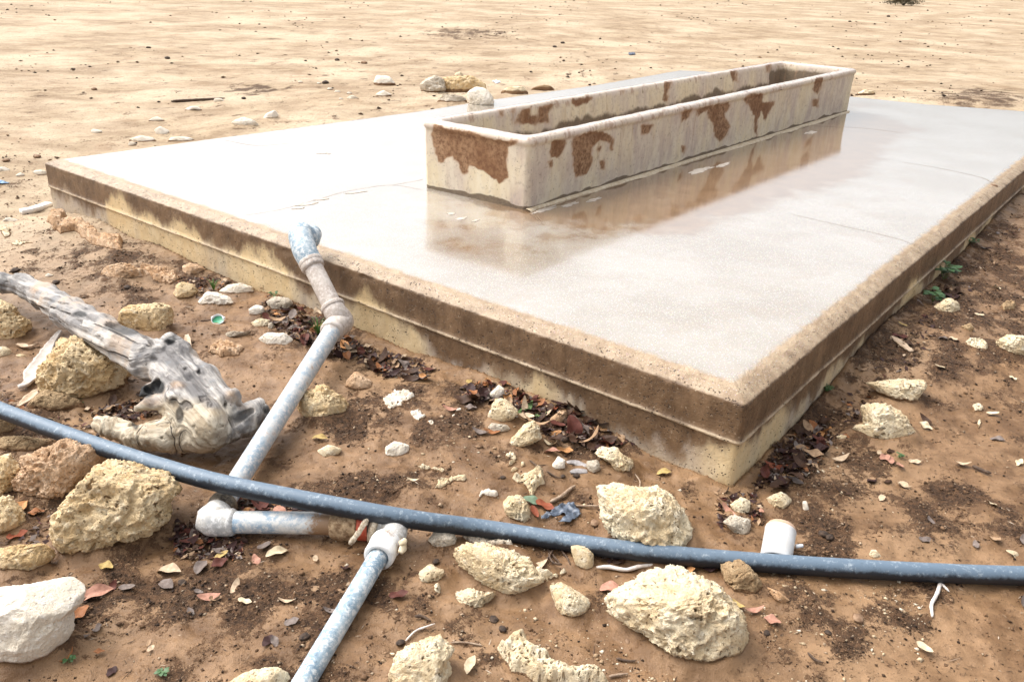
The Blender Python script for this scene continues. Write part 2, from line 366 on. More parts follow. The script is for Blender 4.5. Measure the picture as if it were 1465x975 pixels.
def mat_trough():
    s = NT('trough_concrete'); z = s.sep(s.coord(), 2); st = s.attr('stain'); dk = s.attr('grime')
    nL = s.noise(4, 4, .6, s.coord(scale=(1, 1, .4))); nM = s.noise(18, 5, .65, s.coord(scale=(1, 1, .4))); nF = s.noise(150, 4, .7); nS = s.noise(60, 4, .7, s.coord(scale=(1, 1, 3)))
    col = s.mix(s.ramp(nL, .38, .62), (.66, .55, .37), (.52, .42, .345)); col = s.mix(s.ramp(nM, .38, .66, 0, .6), col, (.72, .64, .50)); col = s.mix(s.ramp(nM, .42, .3, 0, .5), col, (.40, .33, .30))
    rim = s.ramp(z, .325, .35); col = s.mix(s.math('MULTIPLY', rim, .6), col, (.66, .55, .47))
    v = s.voro(45); k = s.noise(20, 2); pit = s.math('MULTIPLY', s.ramp(v, .14, .08), s.ramp(k, .48, .56)); nB = s.noise(42, 6, .75); col = s.mix(s.ramp(nB, .46, .36, 0, .55), col, (.33, .25, .19)); col = s.mix(s.ramp(nB, .60, .70, 0, .5), col, (.80, .72, .58)); col = s.mix(s.math('MULTIPLY', pit, .8), col, (.06, .04, .03)); hal = s.math('ADD', st, s.math('MULTIPLY', s.math('SUBTRACT', nL, .5), 1.2)); col = s.mix(s.ramp(hal, .1, .6, 0, .45), col, (.42, .24, .12)); chp = s.math('MULTIPLY', s.ramp(z, .30, .335), s.ramp(nM, .53, .62)); col = s.mix(s.math('MULTIPLY', chp, .65), col, (.34, .20, .13))
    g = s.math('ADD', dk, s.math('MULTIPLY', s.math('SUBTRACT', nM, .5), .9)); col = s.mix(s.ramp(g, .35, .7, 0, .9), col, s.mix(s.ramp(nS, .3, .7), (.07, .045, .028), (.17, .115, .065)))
    sk_ = s.noise(26, 4, .7, s.coord(scale=(1, 1, .06))); col = s.mix(s.math('MULTIPLY', s.ramp(sk_, .56, .70, 0, .6), s.ramp(z, .02, .30)), col, (.36, .22, .13)); q = s.math('ADD', st, s.math('MULTIPLY', s.math('SUBTRACT', nM, .5), .8)); q = s.ramp(s.math('ADD', q, s.math('MULTIPLY', s.math('SUBTRACT', nB, .5), .9)), .30, .72); col = s.mix(q, col, s.mix(s.ramp(nB, .36, .64), (.15, .064, .025), s.mix(s.ramp(nL, .4, .6), (.25, .125, .055), (.38, .23, .125))))
    h = s.math('SUBTRACT', s.math('ADD', s.math('MULTIPLY', nF, .4), s.math('MULTIPLY', nM, .9)), s.math('MULTIPLY', pit, 1.2))
    nz = s.sep(s.geo('Normal'), 2); rr_ = s.ramp(nz, .5, .85, .78, .22); return s.fin(col, rr_, s.bump(h, .0035, .6), .5, coat=s.ramp(nz, .6, .9, 0, 1.), coat_r=.15)

def mat_rock(name, c1, c2, c3, pitc=(.16, .09, .035), pits=1.0, bumpd=.008):
    s = NT(name); p = s.coord(world=False); oi = s.n.new('ShaderNodeObjectInfo')
    off = s.n.new('ShaderNodeVectorMath'); off.operation = 'ADD'; s.link(p, off.inputs[0])
    mm = s.n.new('ShaderNodeVectorMath'); mm.operation = 'SCALE'; cx = s.n.new('ShaderNodeCombineXYZ'); s.link(oi.outputs['Random'], cx.inputs[0]); s.link(oi.outputs['Random'], cx.inputs[1]); s.link(cx.outputs[0], mm.inputs[0]); mm.inputs['Scale'].default_value = 37.; s.link(mm.outputs[0], off.inputs[1]); p = off.outputs[0]
    n1 = s.noise(9, 5, .65, p); n2 = s.noise(38, 6, .7, p); n3 = s.noise(170, 4, .7, p)
    col = s.mix(s.ramp(n1, .38, .62), c1, c2); col = s.mix(s.ramp(n2, .5, .68, 0, .7), col, c3)
    pv = s.voro(75, p); pk = s.noise(26, 3, .6, p); pit = s.math('MULTIPLY', s.ramp(pv, .30, .12), s.ramp(pk, .47, .58)); pt = s.attr('pit')
    pit = s.math('MULTIPLY', s.math('MAXIMUM', pit, s.ramp(pt, .25, .8)), pits); col = s.mix(s.math('MULTIPLY', pit, .62), col, pitc)
    col = s.mix(s.ramp(n2, .42, .32, 0, .35), col, pitc)
    md = s.attr('mud'); mdn = s.math('ADD', md, s.math('MULTIPLY', s.math('SUBTRACT', n1, .5), .9)); mdn = s.math('ADD', mdn, s.math('MULTIPLY', s.math('SUBTRACT', n2, .5), .6)); col = s.mix(s.ramp(mdn, .42, .66, 0, .95), col, (.20, .105, .048))
    h = s.math('ADD', s.math('MULTIPLY', n2, 1.), s.math('MULTIPLY', n3, .6)); h = s.math('SUBTRACT', h, s.math('MULTIPLY', pit, .8)); col = s.mix(s.ramp(n3, .44, .34, 0, .5), col, pitc); return s.fin(col, .82, s.bump(h, bumpd*1.5, 1.), .3)

def mat_pipe(name, c1, c2, c3, sc=1., under=(.05, .06, .07), rough=.5, metal=0.):
    s = NT(name); n1 = s.noise(14*sc, 5, .7); n2 = s.noise(70*sc, 5, .75); n3 = s.noise(220, 3, .7)
    col = s.mix(s.ramp(n1, .38, .62), c1, c2); col = s.mix(s.ramp(n2, .46, .60), col, c3)
    col = s.mix(s.ramp(n2, .40, .32, 0, .6), col, under)
    st = s.attr('mud'); q = s.math('ADD', st, s.math('MULTIPLY', s.math('SUBTRACT', n1, .5), .8)); q = s.math('ADD', q, s.math('MULTIPLY', s.math('SUBTRACT', n2, .5), .5)); col = s.mix(s.ramp(q, .4, .6), col, (.24, .145, .08))
    return s.fin(col, s.ramp(n2, .3, .7, rough-.08, rough+.15), s.bump(s.math('ADD', n2, n3), .0012, .6), .45, metal)

def mat_plain(name, c1, c2, sc=40, rough=.6, bump=.002, spec=.4, world=False, stretch=None):
    s = NT(name); p = s.coord(world=world, scale=stretch); n = s.noise(sc, 5, .65, p)
    return s.fin(s.mix(s.ramp(n, .35, .65), c1, c2), rough, s.bump(n, bump, .8), spec)
def mat_col(name, rough=.6, spec=.45, var=.5, sc=60):
    s = NT(name); c = s.attr('col', 'Color'); n = s.noise(sc, 4, .65)
    col = s.mix(s.ramp(n, .3, .7, 0, var), c, s.mix(1., c, (.45, .40, .36), 'MULTIPLY'))
    return s.fin(col, rough, s.bump(n, .0015, .6), spec)
# ================================================================ GROUND
def build_ground():
    ys = [.55]
    while ys[-1] < 150: ys.append(ys[-1]+.0072*max(1, (ys[-1]/2.2))**1.55)
    back = [.55-.05*1.35**k for k in range(1, 23)]; ys = np.array(back[::-1]+ys)
    xs = np.arange(-2.2, 2.6, .0095); r = [xs[-1]]; d = .0095
    while r[-1] < 140: d *= 1.032; r.append(r[-1]+d)
    l = [xs[0]]; d = .0095
    while l[-1] > -140: d *= 1.032; l.append(l[-1]-d)
    xs = np.array(l[:0:-1]+list(xs)+r[1:])
    X, Y = np.meshgrid(xs, ys); x = X.ravel(); y = Y.ravel(); z = ground_z(x, y)
    mk = crumb_mask(x, y, z)
    Q = np.stack([x, y, 0*x], 1)
    px, py = to_px(np.stack([x, y, z], 1))
    far = np.clip(sstep(3.9, 6.5, y-.35*np.maximum(x, 0)+.45*np.maximum(-x, 0))+.35*fbm(Q, 1.1, 3, 21), 0, 1)
    far = np.where(y < 3, 0, far)
    inside = inpoly(x, y, [(p[0], p[1]) for p in SLAB_POLY]) & (dist_poly(x, y, [(p[0], p[1]) for p in SLAB_POLY]) > .1)
    z = np.where(inside, np.minimum(z, -.2), z)
    ob = mesh_obj('ground', np.stack([x, y, z], 1), grid_faces(len(ys), len(xs)), mat_ground(), attrs={'crumb': mk*(1-.6*sstep(8, 30, y)), 'far': far})
    return tag(ob, kind='structure')

# ================================================================ SLAB
TA, TB, TC = at(754, 302, 0), at(1214, 160, 0), at(605, 268, 0)
TA[2] = TB[2] = TC[2] = 0
WC = tuple((TB+TC)/2)[:2]
SLAB_POLY[:] = [(.708, 2.306), (5.21, 8.20), (4.69, 8.36), (3.86, 8.57), (3.286, 8.88), (2.15, 10.48), (1.78, 10.50), (.66, 8.95), (-.28, 7.85), (-.90, 7.05), (-2.763, 4.977)]

def mitre(poly, off):
    P = [np.array(p, float) for p in poly]; n = len(P); out = []
    for i in range(n):
        u = P[i]-P[i-1]; v = P[(i+1) % n]-P[i]; u /= np.linalg.norm(u); v /= np.linalg.norm(v)
        nu, nv = np.array([u[1], -u[0]]), np.array([v[1], -v[0]]); m_ = nu+nv; out.append(P[i]+off*m_/(1+np.dot(nu, nv)))
    return out
def resample(poly, step, rad, off=0.):
    P = [np.array(p, float) for p in poly]; O = mitre(poly, off); n = len(P); out = []
    for i in range(n):
        def ends(A, j, off=off):
            a, b, c = A[j-1], A[j % n], A[(j+1) % n]; u = (a-b)/np.linalg.norm(a-b); v = (c-b)/np.linalg.norm(c-b); return b+u*max(.003, rad+off*.3), b, b+v*max(.003, rad+off*.3)
        p0, b, p1 = ends(O, i); q1 = ends(P, i, 0)[2]; qe = ends(P, (i+1) % n, 0)[0]
        for k in range(7):
            t = k/6; out.append((1-t)**2*p0+2*t*(1-t)*b+t*t*p1)
        e = ends(O, (i+1) % n)[0]; m_ = int(np.linalg.norm(qe-q1)/step)
        for k in range(1, m_): out.append(p1+(e-p1)*k/m_)
    return np.array(out)
def loop_normals(C):
    T = np.roll(C, -1, 0)-np.roll(C, 1, 0); N = np.stack([T[:, 1], -T[:, 0]], 1); return N/np.linalg.norm(N, axis=1)[:, None]

def build_slab():
    root = empty('concrete_platform', (TA[0], TA[1], -.34))
    tag(root, 'wet low concrete platform under the trough, with rounded brown edges', 'platform')
    C = resample(SLAB_POLY, .011, .022); N = loop_normals(C); n = len(C)
    def ring(off, z, amp=.0015, nf=25, seed=0, chip=0):
        p = np.concatenate([resample(SLAB_POLY, .011, .022, off), np.full((n, 1), z)], 1)
        big = fbm(p*np.array([1, 1, .3]), 1.5, 2, 40)*.004
        d = amp*fbm(p, nf, 3, 41+seed)+big
        if chip:
            cn = fbm(p, 9, 3, 77); d = d-chip*sstep(.28, .55, cn)
        p[:, :2] += N*d[:, None]
        return p
    side = mat_slab_side(); top = mat_slab_top()
    # lower course
    zs = [-.55, -.40]+list(np.arange(-.38, -.165, .014))+[-.166]
    V = np.concatenate([ring(-.004, z, .004, 22) for z in zs])
    Fc = grid_faces(len(zs), n, True)[:, ::1]
    lo = mesh_obj('lower_course', V, Fc, side); child_local(lo, root)
    # upper course with the ledge where the boards met
    prof = [(-.03, -.1645), (.000, -.1640), (.0035, -.1625), (.0050, -.158), (.0035, -.154), (.000, -.150), (-.001, -.135), (-.001, -.12), (-.001, -.105), (-.001, -.09), (-.001, -.075), (-.001, -.06), (-.0015, -.048)]
    for k, (o, z) in enumerate([(-.0018, -.040), (-.0022, -.033), (-.0035, -.0285), (-.0070, -.0255), (-.014, -.0220), (-.026, -.0165), (-.038, -.011), (-.052, -.0065)]): prof.append((o, z))
    prof += [(-.066, -.0030), (-.08, -.001), (-.10, 0), (-.13, 0)]
    rings = []; edge = []
    for k, (o, z) in enumerate(prof):
        p = ring(o, z, .0045 if 12 < k < 20 else .003, 60, 0, .006 if 12 <= k <= 17 else 0)
        if 0 < k < 6: p[:, 2] += .003*fbm(p*np.array([1, 1, 0]), 12, 3, 55)
        if k >= 10 and k < len(prof)-2: p[:, 2] -= .006*sstep(.25, .55, fbm(p*np.array([1, 1, 0]), 9, 3, 77))*(1 if k < 19 else .4); p[:, 2] += .0025*fbm(p, 35, 2, 78)
        rings.append(p); edge.append(np.full(n, {len(prof)-1: 0., len(prof)-2: .22, len(prof)-3: .5, len(prof)-4: .8}.get(k, 1.)))
    V = np.concatenate(rings); edge = np.concatenate(edge); ns = len(prof)
    sidef = grid_faces(ns-4, n, True)
    up = mesh_obj('upper_course', V[:(ns-4)*n], sidef, side); child_local(up, root)
    # the trowelled top
    V2 = V[(ns-5)*n:].copy(); e2 = edge[(ns-5)*n:]
    Fc = [list(f) for f in grid_faces(5, n, True)]; Fc.append([4*n+i for i in range(n)])
    tp = mesh_obj('top_surface', V2, Fc, top, attrs={'edge': e2}); child_local(tp, root)
    bm = bmesh.new(); bm.from_mesh(tp.data); big = [f for f in bm.faces if len(f.verts) > 4]; bmesh.ops.triangulate(bm, faces=big); bm.to_mesh(tp.data); bm.free()
    tp.data.polygons.foreach_set('use_smooth', np.zeros(len(tp.data.polygons), bool))
    # cracks in the top
    cm = mat_plain('crack_dark', (.17, .12, .08), (.26, .19, .13), 60, .7, .001, world=True)
    cracks = [[(345, 309), (400, 300), (452, 286), (500, 273), (560, 265), (606, 272)], [(560, 265), (600, 258), (606, 256)],
              [(1290, 232), (1340, 240), (1400, 253), (1421, 262)], [(1130, 306), (1200, 322), (1270, 338), (1330, 356)], [(757, 305), (775, 318), (768, 303), (800, 296)],
              [(320, 200), (365, 208), (420, 205)], [(1160, 180), (1230, 183), (1290, 190)]]
    for ci, c in enumerate(cracks):
        P = catmull([at(x, y, 0) for x, y in c], .02); P[:, :2] += .006*np.stack([perlin(P*40, 1), perlin(P*40, 2)], 1)
        T = np.gradient(P, axis=0); T /= np.linalg.norm(T, axis=1)[:, None]+1e-9; S = np.stack([-T[:, 1], T[:, 0], 0*T[:, 0]], 1)
        wd = .6*(.0016+.0014*np.abs(perlin(P*30, 5)))*np.where((np.arange(len(P)) == 0) | (np.arange(len(P)) == len(P)-1), .1, 1)*(depth(P[0])/3.4)
        Vc = np.concatenate([P+S*wd[:, None], P-S*wd[:, None]]); Vc[:, 2] = .0012; k = len(P)
        o = mesh_obj('crack', Vc, [[i, i+1, k+i+1, k+i] for i in range(k-1)], cm, smooth=False); child_local(o, root)
    # pale mortar flakes left on the top near the cracks
    fm = mat_plain('pale_skim', (.56, .50, .43), (.44, .37, .30), 30, .45, .001, world=True)
    for px, py, a, b in [(440, 292, .055, .02), (428, 298, .03, .012), (462, 285, .035, .012), (510, 275, .05, .012), (645, 306, .022, .014), (660, 313, .035, .014), (680, 316, .022, .01),
                         (1005, 243, .12, .03), (1035, 236, .09, .018), (1160, 190, .08, .03), (462, 219, .03, .02), (470, 220, .012, .01), (780, 300, .08, .02), (815, 293, .06, .016), (850, 286, .06, .015)]:
        c = at(px, py, 0); k = 40; th = np.linspace(0, 2*np.pi, k, endpoint=False)
        rr = 1+.9*fbm(np.stack([np.cos(th)*1.7+px, np.sin(th)*1.7, 0*th], 1), 1., 3, 8)
        u = np.array([math.sin(.6531), math.cos(.6531)]); v = np.array([-u[1], u[0]])
        if px < 600: u, v = np.array([.83, .55]), np.array([-.55, .83])
        Pp = c[:2]+(np.cos(th)*a*rr)[:, None]*u+(np.sin(th)*b*rr)[:, None]*v
        o = mesh_obj('mortar_flake', np.concatenate([np.concatenate([Pp, np.full((k, 1), .0022)], 1), np.concatenate([c[:2]+(Pp-c[:2])*1.03, np.full((k, 1), .0003)], 1)]), [list(range(k))]+[[i, k+i, k+(i+1) % k, (i+1) % k] for i in range(k)], fm, smooth=False); child_local(o, root)
    # broken notch on the right edge
    return root

# ================================================================ TROUGH
STAIN_OUT = [K('end', [(180, 150), (300, 200), (480, 225), (620, 270), (780, 300), (860, 290), (850, 320), (780, 340), (785, 400), (775, 520), (785, 590), (720, 655), (680, 610), (620, 570), (520, 510), (465, 490), (460, 550), (425, 575), (395, 550), (385, 480), (320, 425), (270, 440), (255, 475), (215, 465), (195, 400), (160, 260)]),
    K(1, [(900, 600), (955, 598), (948, 640), (925, 672), (888, 675), (890, 640)]), K(1, [(882, 690), (900, 690), (898, 715), (886, 715)]), K(1, [(985, 590), (1060, 562), (1120, 566), (1155, 590), (1148, 612), (1100, 600), (1075, 620), (1062, 660), (1072, 690), (1040, 745), (998, 755), (985, 690)]),
    K(1, [(1275, 535), (1330, 533), (1310, 565), (1280, 575)]), K(1, [(1100, 685), (1122, 685), (1122, 725), (1104, 722)]), K(1, [(1145, 600), (1160, 595), (1158, 640), (1145, 640)]), K(1, [(1090, 630), (1105, 628), (1100, 650), (1088, 648)]),
    K(2, [(0, 480), (48, 462), (32, 500), (0, 522)]), K(2, [(60, 470), (110, 455), (200, 438), (208, 455), (180, 490), (208, 540), (190, 580), (165, 607), (140, 580), (135, 530), (112, 500), (110, 470), (70, 497)]),
    K(2, [(265, 425), (300, 398), (350, 400), (345, 440), (398, 433), (375, 480), (355, 522), (343, 470), (327, 510), (322, 585), (310, 560), (315, 500), (290, 455)]),
    K(2, [(573, 335), (608, 328), (597, 370), (580, 402), (560, 385)]), K(2, [(563, 425), (585, 425), (582, 457), (558, 452)]), K(2, [(0, 620), (18, 630), (12, 655), (0, 650)])]
STAIN_IN = [K('top', [(385, 245), (412, 238), (406, 268), (388, 272)]), K('top', [(438, 235), (462, 230), (456, 252), (440, 252)]), K('top', [(490, 235), (540, 220), (525, 260), (565, 262), (555, 312), (450, 300)]), K('top', [(560, 225), (640, 208), (605, 260), (612, 300), (548, 300)]),
    K('top', [(705, 190), (810, 178), (780, 215), (730, 230), (705, 215)]), K('top', [(1120, 108), (1160, 112), (1140, 160), (1138, 205), (1112, 200), (1122, 150)]), K('top', [(1420, 62), (1450, 58), (1440, 100), (1425, 100)]), K('top', [(925, 150), (945, 148), (940, 170)]),
    K(2, [(358, 272), (385, 265), (380, 310), (362, 310)]), K(2, [(205, 300), (235, 296), (240, 350), (218, 350)])]
def build_trough():
    root = empty('water_trough', (TA[0], TA[1], 0))
    tag(root, 'long empty concrete water trough with rust brown stains standing on the wet platform', 'trough')
    H = .367; A, B, D = TA[:2], TB[:2], TC[:2]; a = (B-A); L = np.linalg.norm(a); a /= L; b = (D-A); W = np.linalg.norm(b); b /= W
    c0 = A+a*L/2+b*W/2
    th_ = .062
    def rr(off, rad):                     # rounded rectangle offset inward by off
        hl, hw = L/2-off, W/2-off; P = []
        rad = max(rad, .004)
        seg = [((hl-rad, -hw+rad), -90, 0), ((hl-rad, hw-rad), 0, 90), ((-hl+rad, hw-rad), 90, 180), ((-hl+rad, -hw+rad), 180, 270)]
        nl = int(L/.0125); nw = int(W/.0125)
        for i, ((cx, cy), s0, s1) in enumerate(seg):
            for k in range(10):
                t = math.radians(s0+(s1-s0)*k/9); P.append((cx+rad*math.cos(t), cy+rad*math.sin(t)))
            (nx_, ny_), t0 = seg[(i+1) % 4][0], math.radians(seg[(i+1) % 4][1])
            e = np.array((nx_+rad*math.cos(t0), ny_+rad*math.sin(t0))); s_ = np.array(P[-1]); m_ = nw if i % 2 == 0 else nl
            for k in range(1, m_): P.append(tuple(s_+(e-s_)*k/m_))
        return np.array(P)
    prof = [(.006, 0, .03)]+[(.006-.004*z/.3, z, .03) for z in np.arange(.012, .318, .0125)]
    prof += [(.001, .322, .032), (-.006, .328, .036), (-.008, .338, .038), (-.007, .348, .038), (-.001, .357, .034), (.008, .363, .03), (.018, .3665, .03), (.032, .367, .03), (.048, .3665, .035), (.058, .362, .04), (.064, .354, .04), (.068, .34, .04)]
    prof += [(.070+(.33-z)*.10, z, .045) for z in np.arange(.33, .10, -.0125)]
    prof += [(.10, .092, .04), (.115, .085, .03), (.14, .082, .02), (.17, .081, .01)]
    V = []; side = []
    for off, z, rd in prof:
        q = rr(off, rd); V.append(np.concatenate([c0+q[:, :1]*a+q[:, 1:]*b, np.full((len(q), 1), z)], 1)); side.append(np.full(len(q), 0. if z < .36 and off < .03 else 1.))
    n = len(V[0]); V = np.concatenate(V); side = np.concatenate(side); nr = len(prof)
    inside = np.repeat(np.arange(nr) > 33, n)
    c3 = np.array([c0[0], c0[1], .2]); ud = V-c3; Mi = np.linalg.inv(np.stack([a, b], 1)); uv = ud[:, :2]@Mi.T; uu = uv[:, 0]; vv = uv[:, 1]
    nrm = np.where(np.abs(np.abs(vv)-W/2)[:, None] < .16, np.sign(vv)[:, None]*b[None], np.sign(uu)[:, None]*a[None])
    sgn = np.where(inside, -1, 1)
    dsp = (.005*fbm(V, 3, 2, 60)+.0018*fbm(V, 28, 3, 61)); rimm = sstep(.30, .34, V[:, 2]); dsp = dsp-rimm*.005*sstep(.3, .6, fbm(V, 12, 3, 62))
    V[:, :2] += nrm*(dsp*sgn)[:, None]; V[:, 2] += rimm*.004*fbm(V*np.array([1, 1, 0]), 7, 3, 63)
    # stains
    px, py = to_px(V); jx = 3.2*fbm(V, 30, 3, 70); jy = 3.2*fbm(V, 30, 3, 71); qx, qy = px+jx, py+jy
    front = (~inside)&((vv < -W/2+.05) | (uu < -L/2+.05)); back_in = inside & ((vv > W/2-.16) | (uu > L/2-.16))
    st = np.zeros(len(V))
    def soft(P):
        dd = dist_poly(qx, qy, P); return sstep(-4.5, 4.5, np.where(inpoly(qx, qy, P), dd, -dd))
    for P in STAIN_OUT: st = np.maximum(st, np.where(front, soft(P), 0.))
    for P in STAIN_IN: st = np.maximum(st, np.where(back_in, .75*soft(P), 0.))
    st = np.maximum(st, np.where(~front & ~inside, sstep(.28, .4, fbm(V*np.array([1, 1, .5]), 5, 3, 72)), 0))
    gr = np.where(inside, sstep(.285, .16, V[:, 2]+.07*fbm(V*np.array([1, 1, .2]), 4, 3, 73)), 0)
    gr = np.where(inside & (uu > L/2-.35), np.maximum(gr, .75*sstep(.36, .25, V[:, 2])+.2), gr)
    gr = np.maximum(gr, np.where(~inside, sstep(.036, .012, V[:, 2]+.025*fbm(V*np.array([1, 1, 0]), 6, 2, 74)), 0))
    gr = np.maximum(gr, np.where(rimm > .2, .8*sstep(.33, .5, fbm(V, 14, 3, 75)), 0))
    Fc = [list(f) for f in grid_faces(nr, n, True)]; Fc.append([(nr-1)*n+i for i in range(n)])
    ob = mesh_obj('basin', V, Fc, mat_trough(), attrs={'stain': st, 'grime': gr}); child_local(ob, root)
    # mortar bed squeezed out along the foot
    P = [np.array([*(A-a*.004-b*.004), 0]), np.array([*(B-b*.004), 0])]; path = np.array([P[0]+(P[1]-P[0])*t for t in np.linspace(.0, 1, 330)])
    wd = .006+.022*sstep(.0, .35, fbm(path, 2.3, 3, 90)+.12); hh = .006+.004*fbm(path, 9, 2, 91)
    out = np.array([-b[0], -b[1], 0]); k = len(path)
    jag = .006*fbm(path, 30, 2, 92)
    V = np.concatenate([path-out*.012+[0, 0, .010], path+out*.002+np.stack([0*hh, 0*hh, hh+.004], 1), path+out*(wd+jag)[:, None]+np.stack([0*hh, 0*hh, hh*.5+.001], 1), path+out*(wd+jag+.002)[:, None]+[0, 0, -.001]])
    mb = mesh_obj('mortar_bed', V, grid_faces(4, k)[:, ::-1], mat_plain('mortar', (.52, .40, .26), (.68, .58, .43), 45, .7, .003, world=True)); child_local(mb, root)
    return root

# ================================================================ PIPES
def attr_mud(ob, fn):
    me = ob.data; n = len(me.vertices); a = np.empty(n*3, np.float32); me.vertices.foreach_get('co', a); a = a.reshape(-1, 3)
    t = me.attributes.new('mud', 'FLOAT', 'POINT'); t.data.foreach_set('value', np.asarray(fn(a), np.float32))
def build_pipes():
    galv = mat_pipe('galvanised', (.17, .25, .32), (.34, .42, .47), (.60, .62, .62)); chalk = mat_pipe('galvanised_chalky', (.42, .42, .41), (.58, .54, .48), (.70, .69, .67), under=(.22, .27, .30))
    rose = mat_pipe('galvanised_muddy', (.40, .33, .28), (.50, .44, .38), (.60, .54, .49), under=(.18, .24, .26)); white = mat_pipe('white_socket', (.72, .72, .70), (.82, .82, .80), (.86, .86, .85), under=(.5, .48, .44)); dark = mat_pipe('wet_band', (.05, .04, .03), (.12, .09, .06), (.20, .16, .11), under=(.03, .025, .02))
    e1 = at_depth(482, 462, 3.30); top = at_depth(437, 350, 3.42); r1, r2 = .036, .033
    e1 = at(484, 460, -.165); 
    riser_t = depth(e1)
    bend = at_depth(433, 352, riser_t+.10); lip = at_depth(447, 334, riser_t+.24); bot = at(318, 722, -.285); 
    el2 = at(303, 746, -.30); e3 = at(552, 752, -.285); cpl = at(541, 800, -.30); endp = at(425, 992, -.34)
    root = empty('water_pipe', (float(e1[0]), float(e1[1]), -.33))
    tag(root, 'weathered grey water pipe run of elbows and straight lengths bending up to the platform edge', 'pipe')
    def add(name, path, rad, mat, mud=None, **kw):
        V, Fc = tube_mesh(path, rad, 28, **kw); o = mesh_obj(name, V, Fc, mat)
        attr_mud(o, (lambda P: mud*np.ones(len(P))) if not callable(mud) and mud is not None else (mud or (lambda P: np.zeros(len(P))))); child_local(o, root); return o
    seg = lambda a, b, n=24: np.array([a+(b-a)*t for t in np.linspace(0, 1, n)])
    # riser
    base = at_depth(481, 448, riser_t)
    u = (bend-base); u /= np.linalg.norm(u)
    add('straight_pipe', seg(base, bend-u*.05, 60), .0385, rose, mud=lambda P: np.clip(.25-.9*fbm(P, 7, 2, 5), 0, .42))
    add('elbow', catmull([bend-u*.085, bend-u*.02, bend+(lip-bend)*.25+u*.045, bend+(lip-bend)*.62, lip], .008), np.interp(np.linspace(0, 1, len(catmull([bend-u*.085, bend-u*.02, bend+(lip-bend)*.25+u*.045, bend+(lip-bend)*.62, lip], .008))), [0, .3, .6, .8, .86, 1], [.047, .050, .050, .047, .042, .040]), galv, bore=.8)
    add('collar', seg(bend-u*.115, bend-u*.082, 8), [.041, .0465, .048, .048, .048, .048, .0465, .041], rose)
    add('collar', seg(bend-u*.094, bend-u*.070, 8), [.043, .048, .0495, .0495, .0495, .0495, .048, .043], rose)
    # lower elbow at the foot of the riser
    dn = (bot-e1); dn /= np.linalg.norm(dn)
    pth = catmull([base+u*.03, base-u*.0, e1+np.array([.014, .01, -.004]), e1+dn*.05, e1+dn*.085], .008)
    add('elbow', pth, np.interp(np.linspace(0, 1, len(pth)), [0, .2, .5, .8, 1], [.044, .0455, .0455, .045, .043]), rose)
    add('collar', seg(base+u*.022, base+u*.045, 8), [.042, .047, .049, .049, .049, .049, .047, .042], rose)
    add('collar', seg(e1+dn*.062, e1+dn*.088, 8), [.040, .045, .047, .047, .047, .047, .045, .040], rose)
    L = np.linalg.norm(bot-e1)
    add('straight_pipe', seg(e1+dn*.07, bot, 90), np.linspace(.036, .0305, 90), None or mat_long_pipe(), mud=lambda P: np.clip(.30-.9*fbm(P, 6, 2, 6), 0, .36))
    # ring and second elbow
    add('sealing_ring', seg(bot-dn*.02, bot+dn*.028, 12), [.033, .038, .039, .037, .0395, .040, .038, .040, .040, .038, .037, .033], dark, noise=.003, nf=60)
    hz = (e3-el2); hz /= np.linalg.norm(hz)
    k = el2
    pth = catmull([bot+dn*.018, bot+dn*.04, k+(-hz*.006)+np.array([0, 0, .004]), k+hz*.035, k+hz*.058], .006)
    add('elbow', pth, np.interp(np.linspace(0, 1, len(pth)), [0, .15, .5, .85, 1], [.037, .040, .041, .040, .038]), chalk)
    add('collar', seg(k+hz*.05, k+hz*.068, 8), [.034, .039, .0395, .039, .0385, .037, .035, .032], chalk)
    # horizontal length, muddy towards the wrapped joint
    hs, he = k+hz*.045, e3-hz*.02; Lh = np.linalg.norm(he-hs)
    sag = seg(hs, he, 70); sag[:, 2] += .004*np.sin(np.linspace(0, np.pi, 70))
    add('straight_pipe', sag, .0315, chalk_blue(), mud=lambda P: np.clip(((P-hs)@hz/Lh-.36)*2.3, 0, 1)+.22*sstep(-.30, -.325, P[:, 2]))
    # rag and strip wrapping of the joint
    rag = mat_plain('muddy_rag', (.15, .085, .042), (.38, .27, .16), 70, .9, .004, world=True)
    w0, w1 = he-hz*.135, he-hz*.055
    p = seg(w0, w1, 26); V, Fc = tube_mesh(p, np.interp(np.linspace(0, 1, 26), [0, .06, .2, .5, .8, .96, 1], [.033, .040, .0425, .044, .0435, .042, .034]), 40, noise=.006, nf=55, seed=4); o = mesh_obj('rag_wrap', V, Fc, rag); child_local(o, root)
    p = seg(w1-hz*.004, w1+hz*.03, 14); V, Fc = tube_mesh(p, np.interp(np.linspace(0, 1, 14), [0, .1, .5, .9, 1], [.034, .0425, .042, .041, .033]), 40, noise=.003, nf=50, seed=6); o = mesh_obj('red_strip', V, Fc, mat_plain('red_rubber', (.42, .06, .03), (.55, .13, .07), 40, .55, .002, world=True)); child_local(o, root)
    p = seg(w1+hz*.026, w1+hz*.05, 12); V, Fc = tube_mesh(p, np.interp(np.linspace(0, 1, 12), [0, .1, .5, .9, 1], [.033, .038, .0385, .038, .031]), 32, noise=.002, nf=50, seed=7); o = mesh_obj('rubber_strip', V, Fc, dark); attr_mud(o, lambda P: 0*P[:, 0]); child_local(o, root)
    # frayed rope turned round and hanging
    rope = mat_plain('rope_fibre', (.36, .28, .19), (.62, .54, .42), 160, .9, .004, world=True)
    c = w1+hz*.058; t1 = np.cross(hz, [0, 0, 1]); t1 /= np.linalg.norm(t1); pts = []
